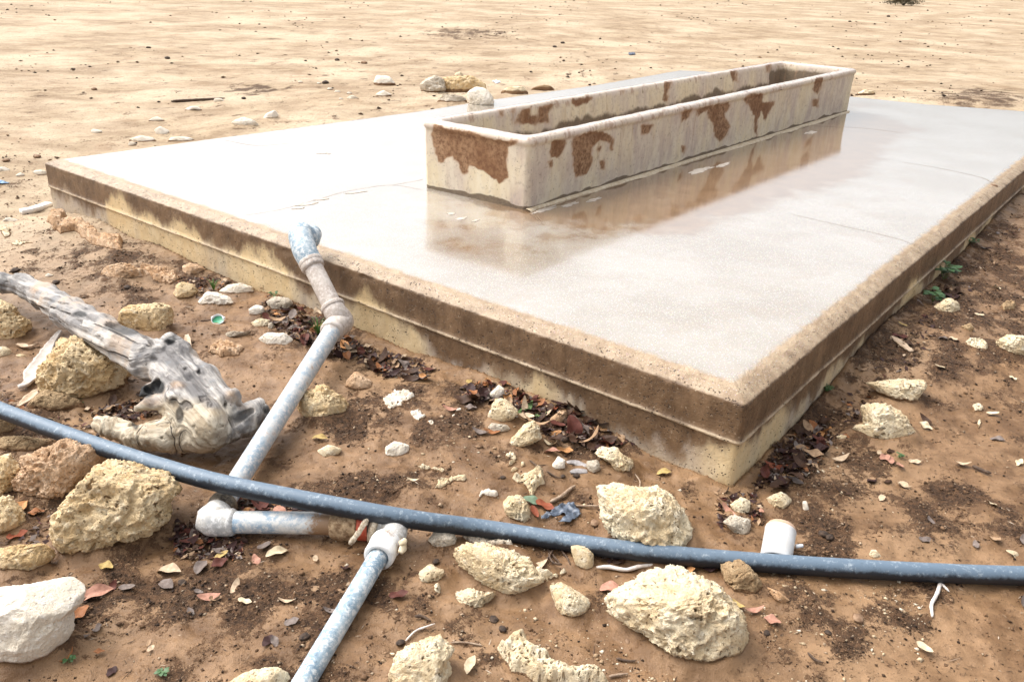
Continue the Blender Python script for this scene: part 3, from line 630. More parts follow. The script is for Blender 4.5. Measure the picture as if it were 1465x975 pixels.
    for i in range(90):
        a_ = i/89*2*math.pi*3.2+1.2; pts.append(c+hz*(.012*math.sin(i*.23)-.008)+(.0375+.006*i/89)*(math.cos(a_)*t1+math.sin(a_)*np.array([0, 0, 1.])))
    V, Fc = tube_mesh(np.array(pts), .0095, 12, noise=.004, nf=90, seed=3); o = mesh_obj('rope', V, Fc, rope); child_local(o, root)
    tail = catmull([at_depth(530, 733, depth(c)-.045), at_depth(519, 752, depth(c)-.055), at_depth(508, 768, depth(c)-.055), at_depth(500, 778, depth(c)-.05)], .004)
    V, Fc = tube_mesh(tail, np.interp(np.linspace(0, 1, len(tail)), [0, .3, .7, .9, 1], [.006, .0075, .007, .009, .004]), 12, noise=.005, nf=110, seed=9); o = mesh_obj('rope', V, Fc, rope); child_local(o, root)
    # third elbow, white socket and the last length
    dl = (endp-cpl); dl /= np.linalg.norm(dl)
    pth = catmull([he-hz*.03, at_depth(540, 750, depth(e3)), at_depth(557, 748, depth(e3)-.005), at_depth(565, 758, depth(e3)-.03), at_depth(558, 774, depth(e3)-.05)], .005)
    add('elbow', pth, np.interp(np.linspace(0, 1, len(pth)), [0, .3, .6, 1], [.032, .035, .036, .035]), chalk)
    s0 = at_depth(555, 772, depth(e3)-.045); s1 = at_depth(541, 797, depth(cpl)-.01); sd_ = (s1-s0)/np.linalg.norm(s1-s0)
    pts = seg(s0, s1, 30); V, Fc = tube_mesh(pts, np.interp(np.linspace(0, 1, 30), [0, .08, .25, .35, .4, .9, 1], [.036, .041, .0435, .0435, .0415, .0415, .0395]), 36, noise=.0015, nf=30, bore=.72); o = mesh_obj('socket', V, Fc, white); attr_mud(o, lambda P: .25-.9*fbm(P, 12, 2, 8)); child_local(o, root)
    add('straight_pipe', seg(s1-sd_*.03, endp, 90), .0265, galv, mud=lambda P: .5*sstep(.10, 0., np.linalg.norm(P-s1, axis=1))*0+np.zeros(len(P)))
    st = mat_plain('dried_sealant', (.55, .44, .28), (.72, .62, .46), 60, .8, .003, world=True)
    p = catmull([at_depth(574, 772, depth(s1)+.02), at_depth(578, 780, depth(s1)+.02), at_depth(572, 790, depth(s1)+.01)], .003); V, Fc = tube_mesh(p, .009, 10, noise=.009, nf=60, seed=12); o = mesh_obj('sealant_lump', V, Fc, st); child_local(o, root)
    return root
def mat_long_pipe():
    return mat_pipe('galvanised_long', (.27, .34, .40), (.44, .46, .46), (.58, .55, .52), under=(.16, .22, .27))
def chalk_blue():
    return mat_pipe('galvanised_blue_white', (.26, .36, .46), (.62, .61, .57), (.66, .65, .62), under=(.16, .24, .32))

def build_hose():
    pts = [(-60, 557, -.225), (0, 586, -.225), (130, 634, -.225), (240, 670, -.215), (335, 695, -.208), (500, 727, -.225), (600, 744, -.255), (700, 757, None), (900, 787, None), (1100, 805, None), (1300, 817, None), (1465, 823, None), (1700, 826, None), (2100, 815, None)]
    W = []
    for x, y, z in pts:
        W.append(at(x, y, z) if z is not None else gat(x, y, .030))
    W[5] = (W[5]); P = catmull(W, .02)
    V, Fc = tube_mesh(P, .0262, 28)
    s = NT('black_poly_hose'); n = s.noise(16, 5, .7); n2 = s.noise(90, 4, .7); nz = s.sep(s.geo('Normal'), 2)
    dust = s.math('ADD', s.ramp(nz, -.3, .9), s.math('MULTIPLY', s.math('SUBTRACT', n, .5), 1.0)); dust = s.math('ADD', dust, s.math('MULTIPLY', s.math('SUBTRACT', n2, .5), .8))
    col = s.mix(s.ramp(dust, .35, .95), (.014, .018, .025), (.11, .155, .205)); col = s.mix(s.math('MULTIPLY', s.ramp(s.noise(55, 5, .8), .52, .72), s.ramp(dust, .3, .9, 0, .75)), col, (.42, .47, .50)); mt = s.fin(col, .5, s.bump(n2, .001, .5), .45)
    o = mesh_obj('hose', V, Fc, mt); recenter(o)
    tag(o, 'long dusty black hose crossing the mud in front of the platform', 'hose')

g = build_ground()
build_slab(); build_trough(); build_pipes(); build_hose()
# ================================================================ ROCKS
_ico = {}
def ico(n):
    if n not in _ico:
        bm = bmesh.new(); bmesh.ops.create_icosphere(bm, subdivisions=n, radius=1); bm.verts.ensure_lookup_table()
        _ico[n] = (np.array([v.co[:] for v in bm.verts]), np.array([[v.index for v in f.verts] for f in bm.faces])); bm.free()
    return _ico[n]
ROCKM = {
 'tufa': mat_rock('yellow_tufa', (.60, .41, .20), (.76, .585, .35), (.84, .72, .52), pitc=(.27, .125, .036)),
 'pale': mat_rock('pale_porous_limestone', (.70, .54, .325), (.82, .70, .49), (.86, .78, .62), pitc=(.32, .17, .06)),
 'white': mat_rock('white_limestone', (.66, .58, .46), (.74, .67, .57), (.78, .73, .66), pitc=(.40, .30, .20), pits=.4, bumpd=.004),
 'grey': mat_rock('grey_limestone', (.48, .40, .30), (.62, .54, .43), (.70, .64, .54), pitc=(.20, .14, .09), pits=.7),
 'pink': mat_rock('pink_limestone', (.50, .30, .16), (.64, .44, .28), (.70, .54, .39), pitc=(.22, .11, .05), pits=.6),
 'brown': mat_rock('muddy_limestone', (.34, .22, .115), (.42, .29, .16), (.50, .37, .22), pitc=(.14, .08, .035), pits=.7),
}
def centroid(P):
    P = np.array(P, float); x, y = P[:, 0], P[:, 1]; x2, y2 = np.roll(x, -1), np.roll(y, -1); c = x*y2-x2*y; A = c.sum()/2
    return ((x+x2)*c).sum()/(6*A), ((y+y2)*c).sum()/(6*A)
def rock(label, tile, pts, style='tufa', dep=.8, lift=.55, rough=1., sub=6, cat='rock', group=None, on=None, mud=.35, name='rock', facet=4, sharp=.6, sink=0):
    P = K(tile, pts); cx, cy = centroid(P); Pn = np.array(P); ymax = Pn[:, 1].max(); hpx = (ymax-Pn[:, 1].min())/2; wpx = (Pn[:, 0].max()-Pn[:, 0].min())/2
    # where the front of the stone meets the ground
    ft = gat(cx, min(ymax, 1010)) if on is None else at(cx, ymax, on)
    t0 = depth(ft); a = hpx*t0/F; wd = wpx*t0/F
    dr = dep*min(a*1.15, wd) if dep > 0 else .02
    gz = ground_smooth(ft[0], ft[1]) if on is None else on
    t = t0+dr*.45
    for _ in range(3):                                # centre height above the ground
        c = at_depth(cx, cy, t); h = lift*(hpx*t/F)*.84-sink; g0 = ground_smooth(c[0], c[1]) if on is None else on
        c = at(cx, cy, g0+h); t = depth(c)
    sc = t/F
    S, Fc = ico(sub); th = np.arctan2(S[:, 1], S[:, 0]); N = 360; ang = np.linspace(-np.pi, np.pi, N, endpoint=False); rad = np.zeros(N)
    for i in range(len(P)):
        ax, ay = P[i][0]-cx, -(P[i][1]-cy); bx, by = P[(i+1) % len(P)][0]-cx, -(P[(i+1) % len(P)][1]-cy)
        ca, sa = np.cos(ang), np.sin(ang); ex, ey = bx-ax, by-ay; den = ca*ey-sa*ex
        with np.errstate(divide='ignore', invalid='ignore'):
            r = (ax*ey-ay*ex)/den; s = (ax*sa-ay*ca)/den
        ok = (r > 0) & (s >= -1e-6) & (s <= 1+1e-6); rad = np.where(ok, np.maximum(rad, r), rad)
    rad = np.where(rad <= 0, np.median(rad), rad); k = np.hanning(9); k /= k.sum(); rad = np.convolve(np.concatenate([rad[-4:], rad, rad[:4]]), k, 'valid')
    R = np.interp(th, ang, rad, period=2*np.pi)*sc
    rho = np.hypot(S[:, 0], S[:, 1]); zz = S[:, 2]; rho2 = rho**sharp; z2 = np.sign(zz)*np.abs(zz)**(sharp+.15)
    L = np.stack([np.cos(th)*R*rho2, np.sin(th)*R*rho2, z2*dr], 1)        # local: right, up, towards camera
    rg = np.random.default_rng(abs(hash_str(label)) % 2**31)
    mean = float(np.mean(rad))*sc
    L[:, :2] *= 1.05
    for _ in range(facet):
        n = rg.normal(size=3)*np.array([.9, .9, .6]); n[2] = abs(n[2])+.35; n /= np.linalg.norm(n)
        pr = L@n; d = np.percentile(pr, rg.uniform(89, 96)); ov = np.maximum(0, pr-d); L = L-n*(ov*.75)[:, None]
    n = L/(np.array([mean, mean, dr])**2); n /= np.linalg.norm(n, axis=1)[:, None]+1e-9
    Q = L+rg.uniform(-50, 50, 3); fr = 1/mean; am = mean*rough
    bl = fbm(Q, fr*1.9, 2, 17); d = am*(.17*fbm(Q, fr*1.1, 3, 11)+.19*(.33-np.abs(fbm(Q, fr*2.3, 4, 12))*1.6)+.10*(np.round(bl*5)/5-bl)+.07*fbm(Q, fr*7, 4, 13, .62))+min(.006, am*.08)*fbm(Q, 75, 2, 16)*(sub > 5)
    f2 = max(fr*5, 60); pn = fbm(Q, min(f2, 150), 3, 14); pm = sstep(-.05, .35, fbm(Q, fr*1.7, 3, 15)); pit = sstep(.16, .42, pn)*pm
    if style in ('white',): pit = pit*.25
    d = d-min(.010, mean*.16)*pit*min(1.2, rough)
    L = L+n*d[:, None]
    for _ in range(2+facet//2):                       # fracture planes
        q = rg.normal(size=3)*np.array([1., 1., .5]); q[2] = abs(q[2])+.5; q[1] += .2; q /= np.linalg.norm(q)
        pr = L@q; dd = np.percentile(pr, rg.uniform(88, 96)); ov = np.maximum(0, pr-dd); L = L-q*(ov*.5)[:, None]
    W = c+L[:, :1]*RT+L[:, 1:2]*UP-L[:, 2:]*FWD
    if on is not None: W[:, 2] = np.maximum(W[:, 2], on+.0005)
    gg = ground_smooth(W[:, 0], W[:, 1]) if on is None else np.full(len(W), on-.05)
    md = sstep(mean*1.2*mud+min(.018, mean*.3), 0, W[:, 2]-gg)*.95
    if on is None:
        near = W[np.abs(W[:, 2]-gg) < .25*mean+.006]
        if len(near) > 8: FOOT.append((near[:, :2].mean(0), np.cov(near[:, :2].T), mean))
    ob = mesh_obj(name, W, Fc, ROCKM[style], attrs={'pit': pit, 'mud': md}); recenter(ob)
    return tag(ob, label, cat, group)
FOOT = []
def hash_str(s):
    h = 7
    for ch in s: h = (h*131+ord(ch)) & 0x7fffffff
    return h
def embed(label, tile, pts, style='pale', h=.014, thr=.0, cat='stone', freq=26, group=None, edge=.012, name='buried_stone'):
    """a porous stone lying in the mud with only its crusty crest showing"""
    P = K(tile, pts); W = np.array([gat(x, y) for x, y in P]); poly = [(p[0], p[1]) for p in W]
    x0, y0 = W[:, 0].min()-.02, W[:, 1].min()-.02; x1, y1 = W[:, 0].max()+.02, W[:, 1].max()+.02
    st = max(.0022, (x1-x0)/190); xs = np.arange(x0, x1, st); ys = np.arange(y0, y1, st); X, Y = np.meshgrid(xs, ys); x, y = X.ravel(), Y.ravel()
    ins = inpoly(x, y, poly); d = dist_poly(x, y, poly); sd_ = np.where(ins, d, -d); g0 = ground_z(x, y)
    Q = np.stack([x, y, 0*x+hash_str(label) % 97], 1); n = fbm(Q, freq, 4, 31); rd = .40-np.abs(fbm(Q, freq*.8, 3, 32))*1.5; pit = sstep(.18, .42, fbm(Q, 110, 2, 33))
    top = sstep(-edge*.4, edge*1.6, sd_+.014*n)
    z = g0-.012+(h*1.25+.014)*top*(.8+.55*n+.3*rd)-.006*pit*top-thr*(1-top)
    V = np.stack([x, y, z], 1); Fc = grid_faces(len(ys), len(xs)); keep = (z > g0-.006); Fc = Fc[keep[Fc].any(1)]
    # skirt and underside so that the stone is a closed body
    used = np.unique(Fc); mp = -np.ones(len(V), int); mp[used] = np.arange(len(used)); V = V[used]; Fc = mp[Fc]; pit = pit[used]; mdd = sstep(.010, 0, (z-g0)[used])
    B = V.copy(); B[:, 2] = g0[used]-.03; nv = len(V); e = {}
    E = np.concatenate([Fc[:, [0, 1]], Fc[:, [1, 2]], Fc[:, [2, 3]], Fc[:, [3, 0]]]); key = np.sort(E, 1); _, idx, cnt = np.unique(key, axis=0, return_index=True, return_counts=True)
    bd = E[idx[cnt == 1]]; sk = np.stack([bd[:, 1], bd[:, 0], bd[:, 0]+nv, bd[:, 1]+nv], 1)
    ob = mesh_obj(name, np.concatenate([V, B]), np.concatenate([Fc, Fc[:, ::-1]+nv, sk]), ROCKM[style], attrs={'pit': np.concatenate([pit, pit]), 'mud': np.concatenate([mdd, mdd])}); recenter(ob)
    return tag(ob, label, cat, group)

# --- foreground, left
rock('large ochre boulder with a rough pitted right side below the hose, biggest stone at left', 'blk', [(250, 790), (330, 680), (400, 570), (480, 480), (560, 395), (650, 400), (760, 440), (850, 455), (910, 510), (930, 545), (870, 600), (865, 690), (780, 770), (640, 800), (560, 870), (430, 860), (320, 905), (260, 850)], 'tufa', .75, .6, 1., 7, mud=.25)
rock('lumpy pinkish tan boulder between the ochre boulder and the hose', 'blk', [(160, 350), (230, 320), (330, 275), (430, 290), (530, 320), (560, 370), (450, 470), (380, 580), (260, 600), (160, 610), (110, 560), (110, 460), (160, 420)], 'pink', .8, .6, 1.3, 7, mud=.35)
rock('rounded cream rock cut by the left edge, upper of two stacked ones', 'blk', [(-80, 340), (30, 340), (80, 400), (105, 470), (60, 570), (0, 600), (-90, 560)], 'tufa', .8, .75, 1., 6, mud=.2)
rock('rounded tan rock cut by the left edge, below the rounded cream one', 'blk', [(-90, 590), (40, 565), (90, 640), (115, 720), (80, 770), (0, 790), (-90, 770)], 'tufa', .8, .65, 1., 6)
rock('long low ochre rock at the left edge above the white boulder', 'blk', [(-90, 860), (100, 830), (220, 825), (290, 870), (295, 900), (220, 940), (100, 960), (0, 985), (-90, 970)], 'tufa', .8, .55, .9, 6)
rock('large smooth white angular boulder in the bottom left corner', 6, [(-100, 600), (60, 580), (180, 560), (270, 540), (325, 590), (310, 660), (275, 690), (275, 770), (240, 870), (170, 880), (60, 930), (0, 960), (-100, 960)], 'white', .7, .55, .30, 7, facet=9, sharp=.5, mud=.3)
rock('yellow pitted boulder propping up the driftwood trunk', 'drw', [(395, 525), (510, 498), (600, 545), (700, 610), (800, 655), (850, 740), (820, 860), (700, 930), (600, 950), (450, 960), (340, 880), (340, 740), (380, 620)], 'tufa', .85, .62, 1.05, 7, mud=.3)
rock('mud covered low rock between the hose and the yellow pitted boulder', 'drw', [(180, 960), (260, 900), (330, 870), (430, 900), (560, 940), (600, 990), (430, 1040), (230, 1030)], 'brown', .8, .5, .9, 6, mud=.6)
rock('rounded yellow boulder at the left edge beneath the driftwood trunk', 'drw', [(-90, 240), (0, 250), (80, 290), (110, 350), (190, 380), (180, 450), (140, 520), (40, 545), (-90, 540)], 'tufa', .8, .65, 1., 6, mud=.25)
rock('low brown rock at the left edge just below the hose', 'blk', [(-80, 120), (0, 125), (60, 160), (70, 210), (20, 250), (-80, 250)], 'brown', .8, .6, .9, 5)
rock('flat muddy ochre ledge under the hose at the left edge', 'blk', [(-80, 255), (60, 245), (200, 250), (330, 265), (300, 320), (170, 350), (60, 335), (-80, 345)], 'brown', .8, .5, .8, 6, mud=.5)
rock('square edged yellow block behind the driftwood trunk', 'mid', [(265, 500), (340, 475), (470, 475), (540, 465), (595, 490), (590, 560), (598, 670), (520, 705), (420, 680), (330, 640), (262, 580)], 'tufa', .7, .6, .7, 6, facet=3, sharp=.45, mud=.15)
rock('small cream pebble stone by the left edge under the rounded yellow boulder', 'drw', [(-40, 570), (30, 565), (65, 590), (75, 630), (20, 650), (-40, 650)], 'pale', .8, .6, .5, 5)
rock('tiny pale stone lying beside the long white bark flake', 'drw', [(112, 620), (150, 612), (190, 630), (170, 645), (130, 640)], 'pale', .8, .5, .4, 4, cat='stone')
# --- middle left, along the platform
rock('flat pinkish rock by the dark dung patch, near the platform\'s left part', 'mid', [(80, 260), (170, 200), (290, 185), (370, 210), (480, 240), (540, 290), (400, 300), (280, 310), (180, 308), (90, 300)], 'pink', .9, .55, 1., 6, mud=.25)
embed('low muddy pink crust joined to the flat pinkish rock', 'mid', [(380, 215), (520, 220), (640, 240), (680, 290), (600, 330), (480, 300)], 'pink', .022)
rock('tan rock against the platform wall among dark leaf litter, left of the grass tuft', 'mid', [(690, 200), (740, 178), (800, 190), (840, 220), (820, 260), (760, 280), (700, 250)], 'pink', .8, .6, 1., 5)
rock('knobbly ochre rock left of the grey white angular stone', 'mid', [(640, 350), (700, 310), (760, 330), (790, 370), (800, 400), (720, 430), (650, 445), (615, 420)], 'tufa', .8, .6, 1.1, 5)
rock('angular grey white stone below the grass tuft, facing the bottle cap', 'mid', [(785, 440), (850, 380), (920, 380), (1000, 410), (1062, 460), (1050, 495), (960, 505), (900, 470), (820, 490)], 'white', .8, .55, .9, 6, facet=6)
rock('smooth white dome shaped stone against the platform wall', 'mid', [(950, 375), (1010, 330), (1100, 318), (1170, 345), (1185, 382), (1120, 412), (1020, 408)], 'white', .8, .55, .35, 6, facet=1)
rock('small white upright stone left of the brownish stone in the leaf litter', 'mid', [(1160, 500), (1200, 470), (1250, 480), (1258, 520), (1200, 560), (1165, 560)], 'white', .8, .6, .7, 5)
rock('brownish grey stone in the leaf litter by the riser pipe', 'mid', [(1268, 450), (1340, 415), (1420, 420), (1460, 460), (1450, 512), (1370, 525), (1300, 505)], 'grey', .8, .6, .8, 5)
rock('small cream stone just above the flat white stone', 'mid', [(1145, 600), (1230, 565), (1292, 575), (1285, 632), (1220, 635)], 'pale', .8, .55, .9, 5)
rock('thin little tan stone beside the small cream stone', 'mid', [(1290, 600), (1315, 590), (1330, 620), (1310, 650), (1288, 640)], 'grey', .8, .6, .6, 4, cat='stone')
rock('flat white stone with a pointed left end next to the pipe foot', 'mid', [(1210, 710), (1290, 665), (1400, 668), (1465, 712), (1462, 765), (1380, 792), (1280, 778)], 'white', .7, .5, .4, 6, facet=3)
rock('arched sliver of pale stone left of the flat white stone', 'mid', [(910, 722), (950, 690), (1010, 655), (1090, 655), (1200, 672), (1185, 697), (1100, 690), (1040, 690), (960, 715)], 'grey', .6, .45, 1., 6)
embed('muddy lumps of stone in front of the arched sliver', 'mid', [(870, 750), (960, 725), (1060, 735), (1130, 775), (1100, 830), (950, 835), (860, 810)], 'pink', .018)
rock('rough ochre stone just right of the sloping pipe', 3, [(1268, 760), (1300, 710), (1380, 680), (1440, 720), (1488, 765), (1480, 812), (1400, 830), (1300, 822)], 'tufa', .85, .62, 1.1, 6, mud=.25)
# --- centre, by the leaf heap
rock('small bright white stone standing on top of the pale stone by the leaf heap', 'ctr', [(440, 95), (490, 45), (520, 70), (526, 130), (480, 145), (438, 132)], 'white', .8, .7, .5, 5)
rock('pale mossy stone directly under the small bright white one', 'ctr', [(398, 295), (440, 205), (470, 135), (530, 135), (590, 190), (602, 220), (560, 262), (480, 278)], 'pale', .8, .6, .8, 6, mud=.2)
rock('pale wedge shaped stone in front of the leaf heap, largest of the three there', 'ctr', [(520, 412), (600, 350), (640, 300), (700, 273), (738, 310), (742, 372), (650, 432), (560, 425)], 'pale', .85, .6, 1., 6, mud=.2)
rock('low greyish stone between the two pale stones by the leaf heap', 'ctr', [(408, 315), (450, 282), (540, 290), (572, 320), (520, 348), (440, 342)], 'grey', .8, .5, .9, 5)
rock('small white chip of stone touching the green leaves', 'ctr', [(560, 235), (590, 222), (612, 240), (590, 255), (565, 255)], 'white', .8, .6, .4, 4, cat='stone')
rock('tan angular stone standing in the leaf heap', 'ctr', [(780, 310), (810, 250), (860, 210), (915, 205), (915, 235), (880, 275), (830, 310)], 'pink', .5, .65, .35, 5, facet=5)
rock('knobbly cream rock pair at the foot of the platform near its corner', 'ctr', [(1090, 472), (1130, 430), (1220, 440), (1252, 480), (1320, 512), (1348, 560), (1290, 592), (1200, 572), (1180, 520)], 'pale', .8, .5, 1.3, 6, mud=.3)
rock('small white knob of stone left of the grey bark strips', 'ctr', [(808, 552), (858, 488), (900, 510), (892, 555), (842, 572)], 'white', .8, .6, .9, 5)
rock('grey white stone at the right end of the grey bark strips', 'ctr', [(1035, 515), (1100, 508), (1115, 560), (1060, 602), (1030, 565)], 'grey', .8, .6, .8, 5)
rock('cream stone wedged against the back of the hose beside the orange leaves', 'ctr', [(508, 770), (560, 735), (622, 730), (660, 780), (682, 870), (690, 900), (620, 890), (540, 832)], 'pale', .8, .6, .9, 6, mud=.2)
embed('spiky buried stone in the middle of the bare mud', 'ctr', [(560, 625), (640, 578), (775, 588), (785, 660), (695, 735), (640, 685), (600, 650)], 'pale', .024)
embed('small buried chip above the ring of stone', 'ctr', [(498, 495), (560, 460), (605, 470), (600, 512), (540, 510)], 'pale', .012)
embed('ring shaped outcrop of pale stone in the mud', 'ctr', [(520, 560), (580, 515), (660, 520), (655, 550), (600, 585), (545, 585), (560, 560), (620, 550), (620, 530), (580, 535)], 'pale', .012, edge=.006)
embed('branching line of pale stone showing through the mud', 'ctr', [(0, 550), (60, 548), (180, 580), (290, 615), (290, 650), (220, 640), (150, 690), (90, 680), (110, 640), (170, 610), (60, 575), (0, 575)], 'pale', .011, edge=.007)
embed('whitish flaky stone outline near the back of the hose', 'ctr', [(330, 770), (380, 695), (440, 700), (495, 720), (440, 755), (400, 735), (370, 775)], 'white', .008, edge=.006)
embed('white crumbling patch of stone in the mud left of the pale mossy stone', 4, [(165, 742), (220, 698), (310, 710), (312, 730), (255, 772), (200, 785)], 'white', .008, edge=.008)
embed('second white crumbling patch, below the larger one', 4, [(283, 800), (330, 775), (362, 810), (325, 832)], 'white', .008, edge=.006)
embed('small white scrap of stone between the crumbling patches and the leaf heap', 4, [(455, 815), (490, 770), (515, 780), (480, 825)], 'white', .007, edge=.006)
embed('tiny white scrap of stone right of the second crumbling patch', 4, [(360, 838), (385, 830), (412, 855), (395, 862)], 'white', .006, edge=.006)
rock('flat tan rock by the platform wall above the dark earth patch', 4, [(10, 650), (60, 618), (150, 680), (135, 702), (70, 705), (20, 692)], 'pink', .7, .5, .8, 5)
rock('small white stone in the open mud, below the dark earth patch', 4, [(178, 945), (220, 918), (285, 930), (282, 965), (235, 990), (195, 985)], 'white', .8, .55, .6, 5, cat='stone')
rock('pale little stone below the tan rock, at the edge of the dark earth', 'px', [(452, 645), (470, 636), (488, 642), (480, 655), (460, 656)], 'pale', .8, .5, .7, 4, cat='stone')
# --- foreground, centre
rock('greyish tan stone tucked under the front of the hose by the white socket', 7, [(372, 362), (400, 325), (470, 335), (492, 370), (482, 402), (400, 405)], 'grey', .8, .6, .8, 5)
embed('low grey stone crust under the hose, right of the greyish tan stone', 7, [(500, 355), (600, 350), (690, 365), (770, 400), (760, 425), (640, 405), (540, 385)], 'grey', .014)
rock('wide flat porous white stone below the hose', 7, [(500, 415), (540, 393), (600, 400), (700, 425), (790, 450), (810, 495), (860, 520), (880, 545), (800, 598), (700, 592), (640, 552), (560, 492), (502, 478)], 'pale', 1.2, .33, 1.2, 7, mud=.22)
embed('ragged right hand tail of the wide flat porous white stone', 7, [(790, 500), (900, 505), (950, 480), (960, 510), (900, 545), (840, 575), (790, 560)], 'pale', .020)
rock('small knobbly white stone beside the black pebble, right of the lowest pipe', 7, [(328, 505), (370, 472), (432, 500), (422, 545), (360, 555), (330, 540)], 'pale', .8, .5, 1., 5)
embed('crumbly lower end of the small knobbly white stone', 7, [(365, 550), (425, 550), (432, 600), (390, 608)], 'pale', .015)
rock('small ridged pale stone like a row of teeth, left of the cream fan stone', 7, [(483, 590), (560, 578), (600, 600), (655, 588), (658, 620), (600, 655), (520, 665), (485, 642)], 'pale', .8, .42, 1.5, 6)
rock('smooth cream fan shaped stone right of the ridged one', 7, [(878, 572), (940, 556), (1000, 590), (1058, 630), (1042, 670), (990, 708), (930, 670), (905, 622)], 'pale', .9, .45, .6, 6, mud=.25)
rock('cream triangular stone hanging under the hose above the fan shaped stone', 7, [(978, 395), (1040, 390), (1074, 430), (1070, 480), (1040, 508), (1000, 482)], 'pale', .8, .6, .5, 5)
rock('largest pale pitted boulder in the bottom centre right', 'px', [(876, 856), (905, 848), (918, 836), (945, 822), (975, 821), (1002, 838), (1022, 842), (1050, 865), (1063, 905), (1055, 932), (1020, 945), (985, 932), (960, 918), (925, 898), (895, 888), (878, 872)], 'pale', 1.1, .42, 1.1, 7, mud=.28, facet=3)
rock('big pitted cream boulder right behind the hose', 'px', [(863, 705), (885, 697), (912, 702), (945, 702), (968, 722), (985, 750), (1000, 775), (985, 800), (940, 795), (890, 775), (868, 740)], 'pale', 1.1, .42, 1.05, 7, mud=.15, facet=3)
embed('crusty white stone sheet breaking the mud at the bottom edge', 7, [(650, 830), (720, 790), (780, 780), (830, 830), (880, 840), (900, 890), (1000, 910), (1100, 920), (1150, 985), (830, 995), (720, 930), (680, 880)], 'pale', .030, freq=20)
rock('porous cream stone cut by the bottom edge left of the crusty sheet', 7, [(208, 1010), (212, 940), (230, 862), (290, 830), (400, 798), (470, 842), (445, 885), (462, 950), (420, 1030)], 'pale', .8, .45, 1.15, 6, mud=.2)
rock('pale round topped stone cut by the bottom edge beside the lowest pipe', 6, [(950, 1020), (975, 975), (1050, 940), (1150, 918), (1220, 930), (1245, 990), (1240, 1040)], 'pale', .8, .5, .8, 5)
# --- around the platform corner
rock('small cream stone among dark leaves below the platform corner', 8, [(212, 215), (258, 185), (292, 200), (285, 255), (240, 262)], 'pale', .8, .55, .9, 5, cat='stone')
rock('pale knobbly stone to the right of the small cream stone at the corner', 8, [(363, 190), (428, 163), (472, 190), (468, 220), (400, 238)], 'pale', .8, .5, 1., 5)
rock('grey white ragged stone left of the white cup', 8, [(182, 290), (230, 263), (292, 282), (292, 320), (255, 375), (228, 332)], 'grey', .8, .5, 1.2, 5)
rock('half buried brown stone in front of the hose below the white cup', 8, [(175, 480), (258, 455), (320, 520), (372, 590), (300, 612), (200, 575)], 'brown', .8, .5, .9, 6, mud=.5)
rock('narrow pointed stone right of the half buried brown stone', 8, [(368, 568), (420, 588), (462, 622), (432, 645), (395, 612)], 'pink', .8, .5, .6, 5, cat='stone')
rock('tiny white upright chip right of the pale knobbly stone', 8, [(518, 200), (535, 195), (546, 242), (524, 258)], 'white', .8, .5, .4, 4, cat='stone')
rock('tiny pale stone peeping over the hose right of the white cup', 8, [(798, 440), (815, 408), (832, 408), (858, 442)], 'pale', .8, .6, .4, 4, cat='stone')
# --- right of the platform
rock('flat tan rock shaped like a boot, right of the platform', 'rgt', [(343, 572), (470, 560), (582, 560), (592, 600), (545, 640), (545, 680), (510, 692), (450, 642), (380, 602)], 'pale', .8, .5, 1., 6, mud=.45)
rock('jagged layered tan rock with a peaked top, largest right of the platform', 'rgt', [(245, 765), (340, 750), (328, 680), (400, 665), (470, 710), (542, 780), (522, 820), (440, 838), (370, 832), (290, 822)], 'pale', .8, .5, 1.2, 6, mud=.35)
rock('small tan rock beside the leafy weed at the platform foot', 'rgt', [(605, 258), (690, 203), (732, 225), (742, 260), (690, 278), (640, 272)], 'pale', .8, .55, .9, 5)
rock('rounded porous rock near the right edge', 'rgt', [(912, 392), (960, 365), (1020, 370), (1062, 400), (1065, 450), (990, 475), (930, 442)], 'pale', .8, .6, .9, 6)
embed('low cream stone in the mud left of the rounded porous rock', 'rgt', [(760, 395), (820, 388), (875, 415), (862, 435), (780, 422)], 'pale', .018)
embed('flat cream stone in the mud below the scattered pale leaves', 'rgt', [(788, 675), (830, 665), (852, 695), (830, 705), (800, 700)], 'pale', .010, edge=.008)
embed('faint cream speck of buried stone under the flat cream one', 'rgt', [(808, 740), (830, 725), (838, 750), (822, 782)], 'pale', .007, edge=.006)
embed('dull half buried stone close to the right edge, above the rounded porous rock', 'rgt', [(905, 240), (950, 220), (990, 235), (985, 258), (930, 262)], 'brown', .018)
rock('small round stone left of the jagged layered rock', 'rgt', [(204, 805), (228, 797), (250, 803), (242, 822), (215, 822)], 'pale', .8, .5, .4, 4, cat='stone')
rock('chunk of pale stone in the mud between the weed and the rounded porous rock', 'rgt', [(755, 325), (790, 310), (802, 335), (775, 360), (760, 345)], 'brown', .8, .4, .9, 5, cat='stone')
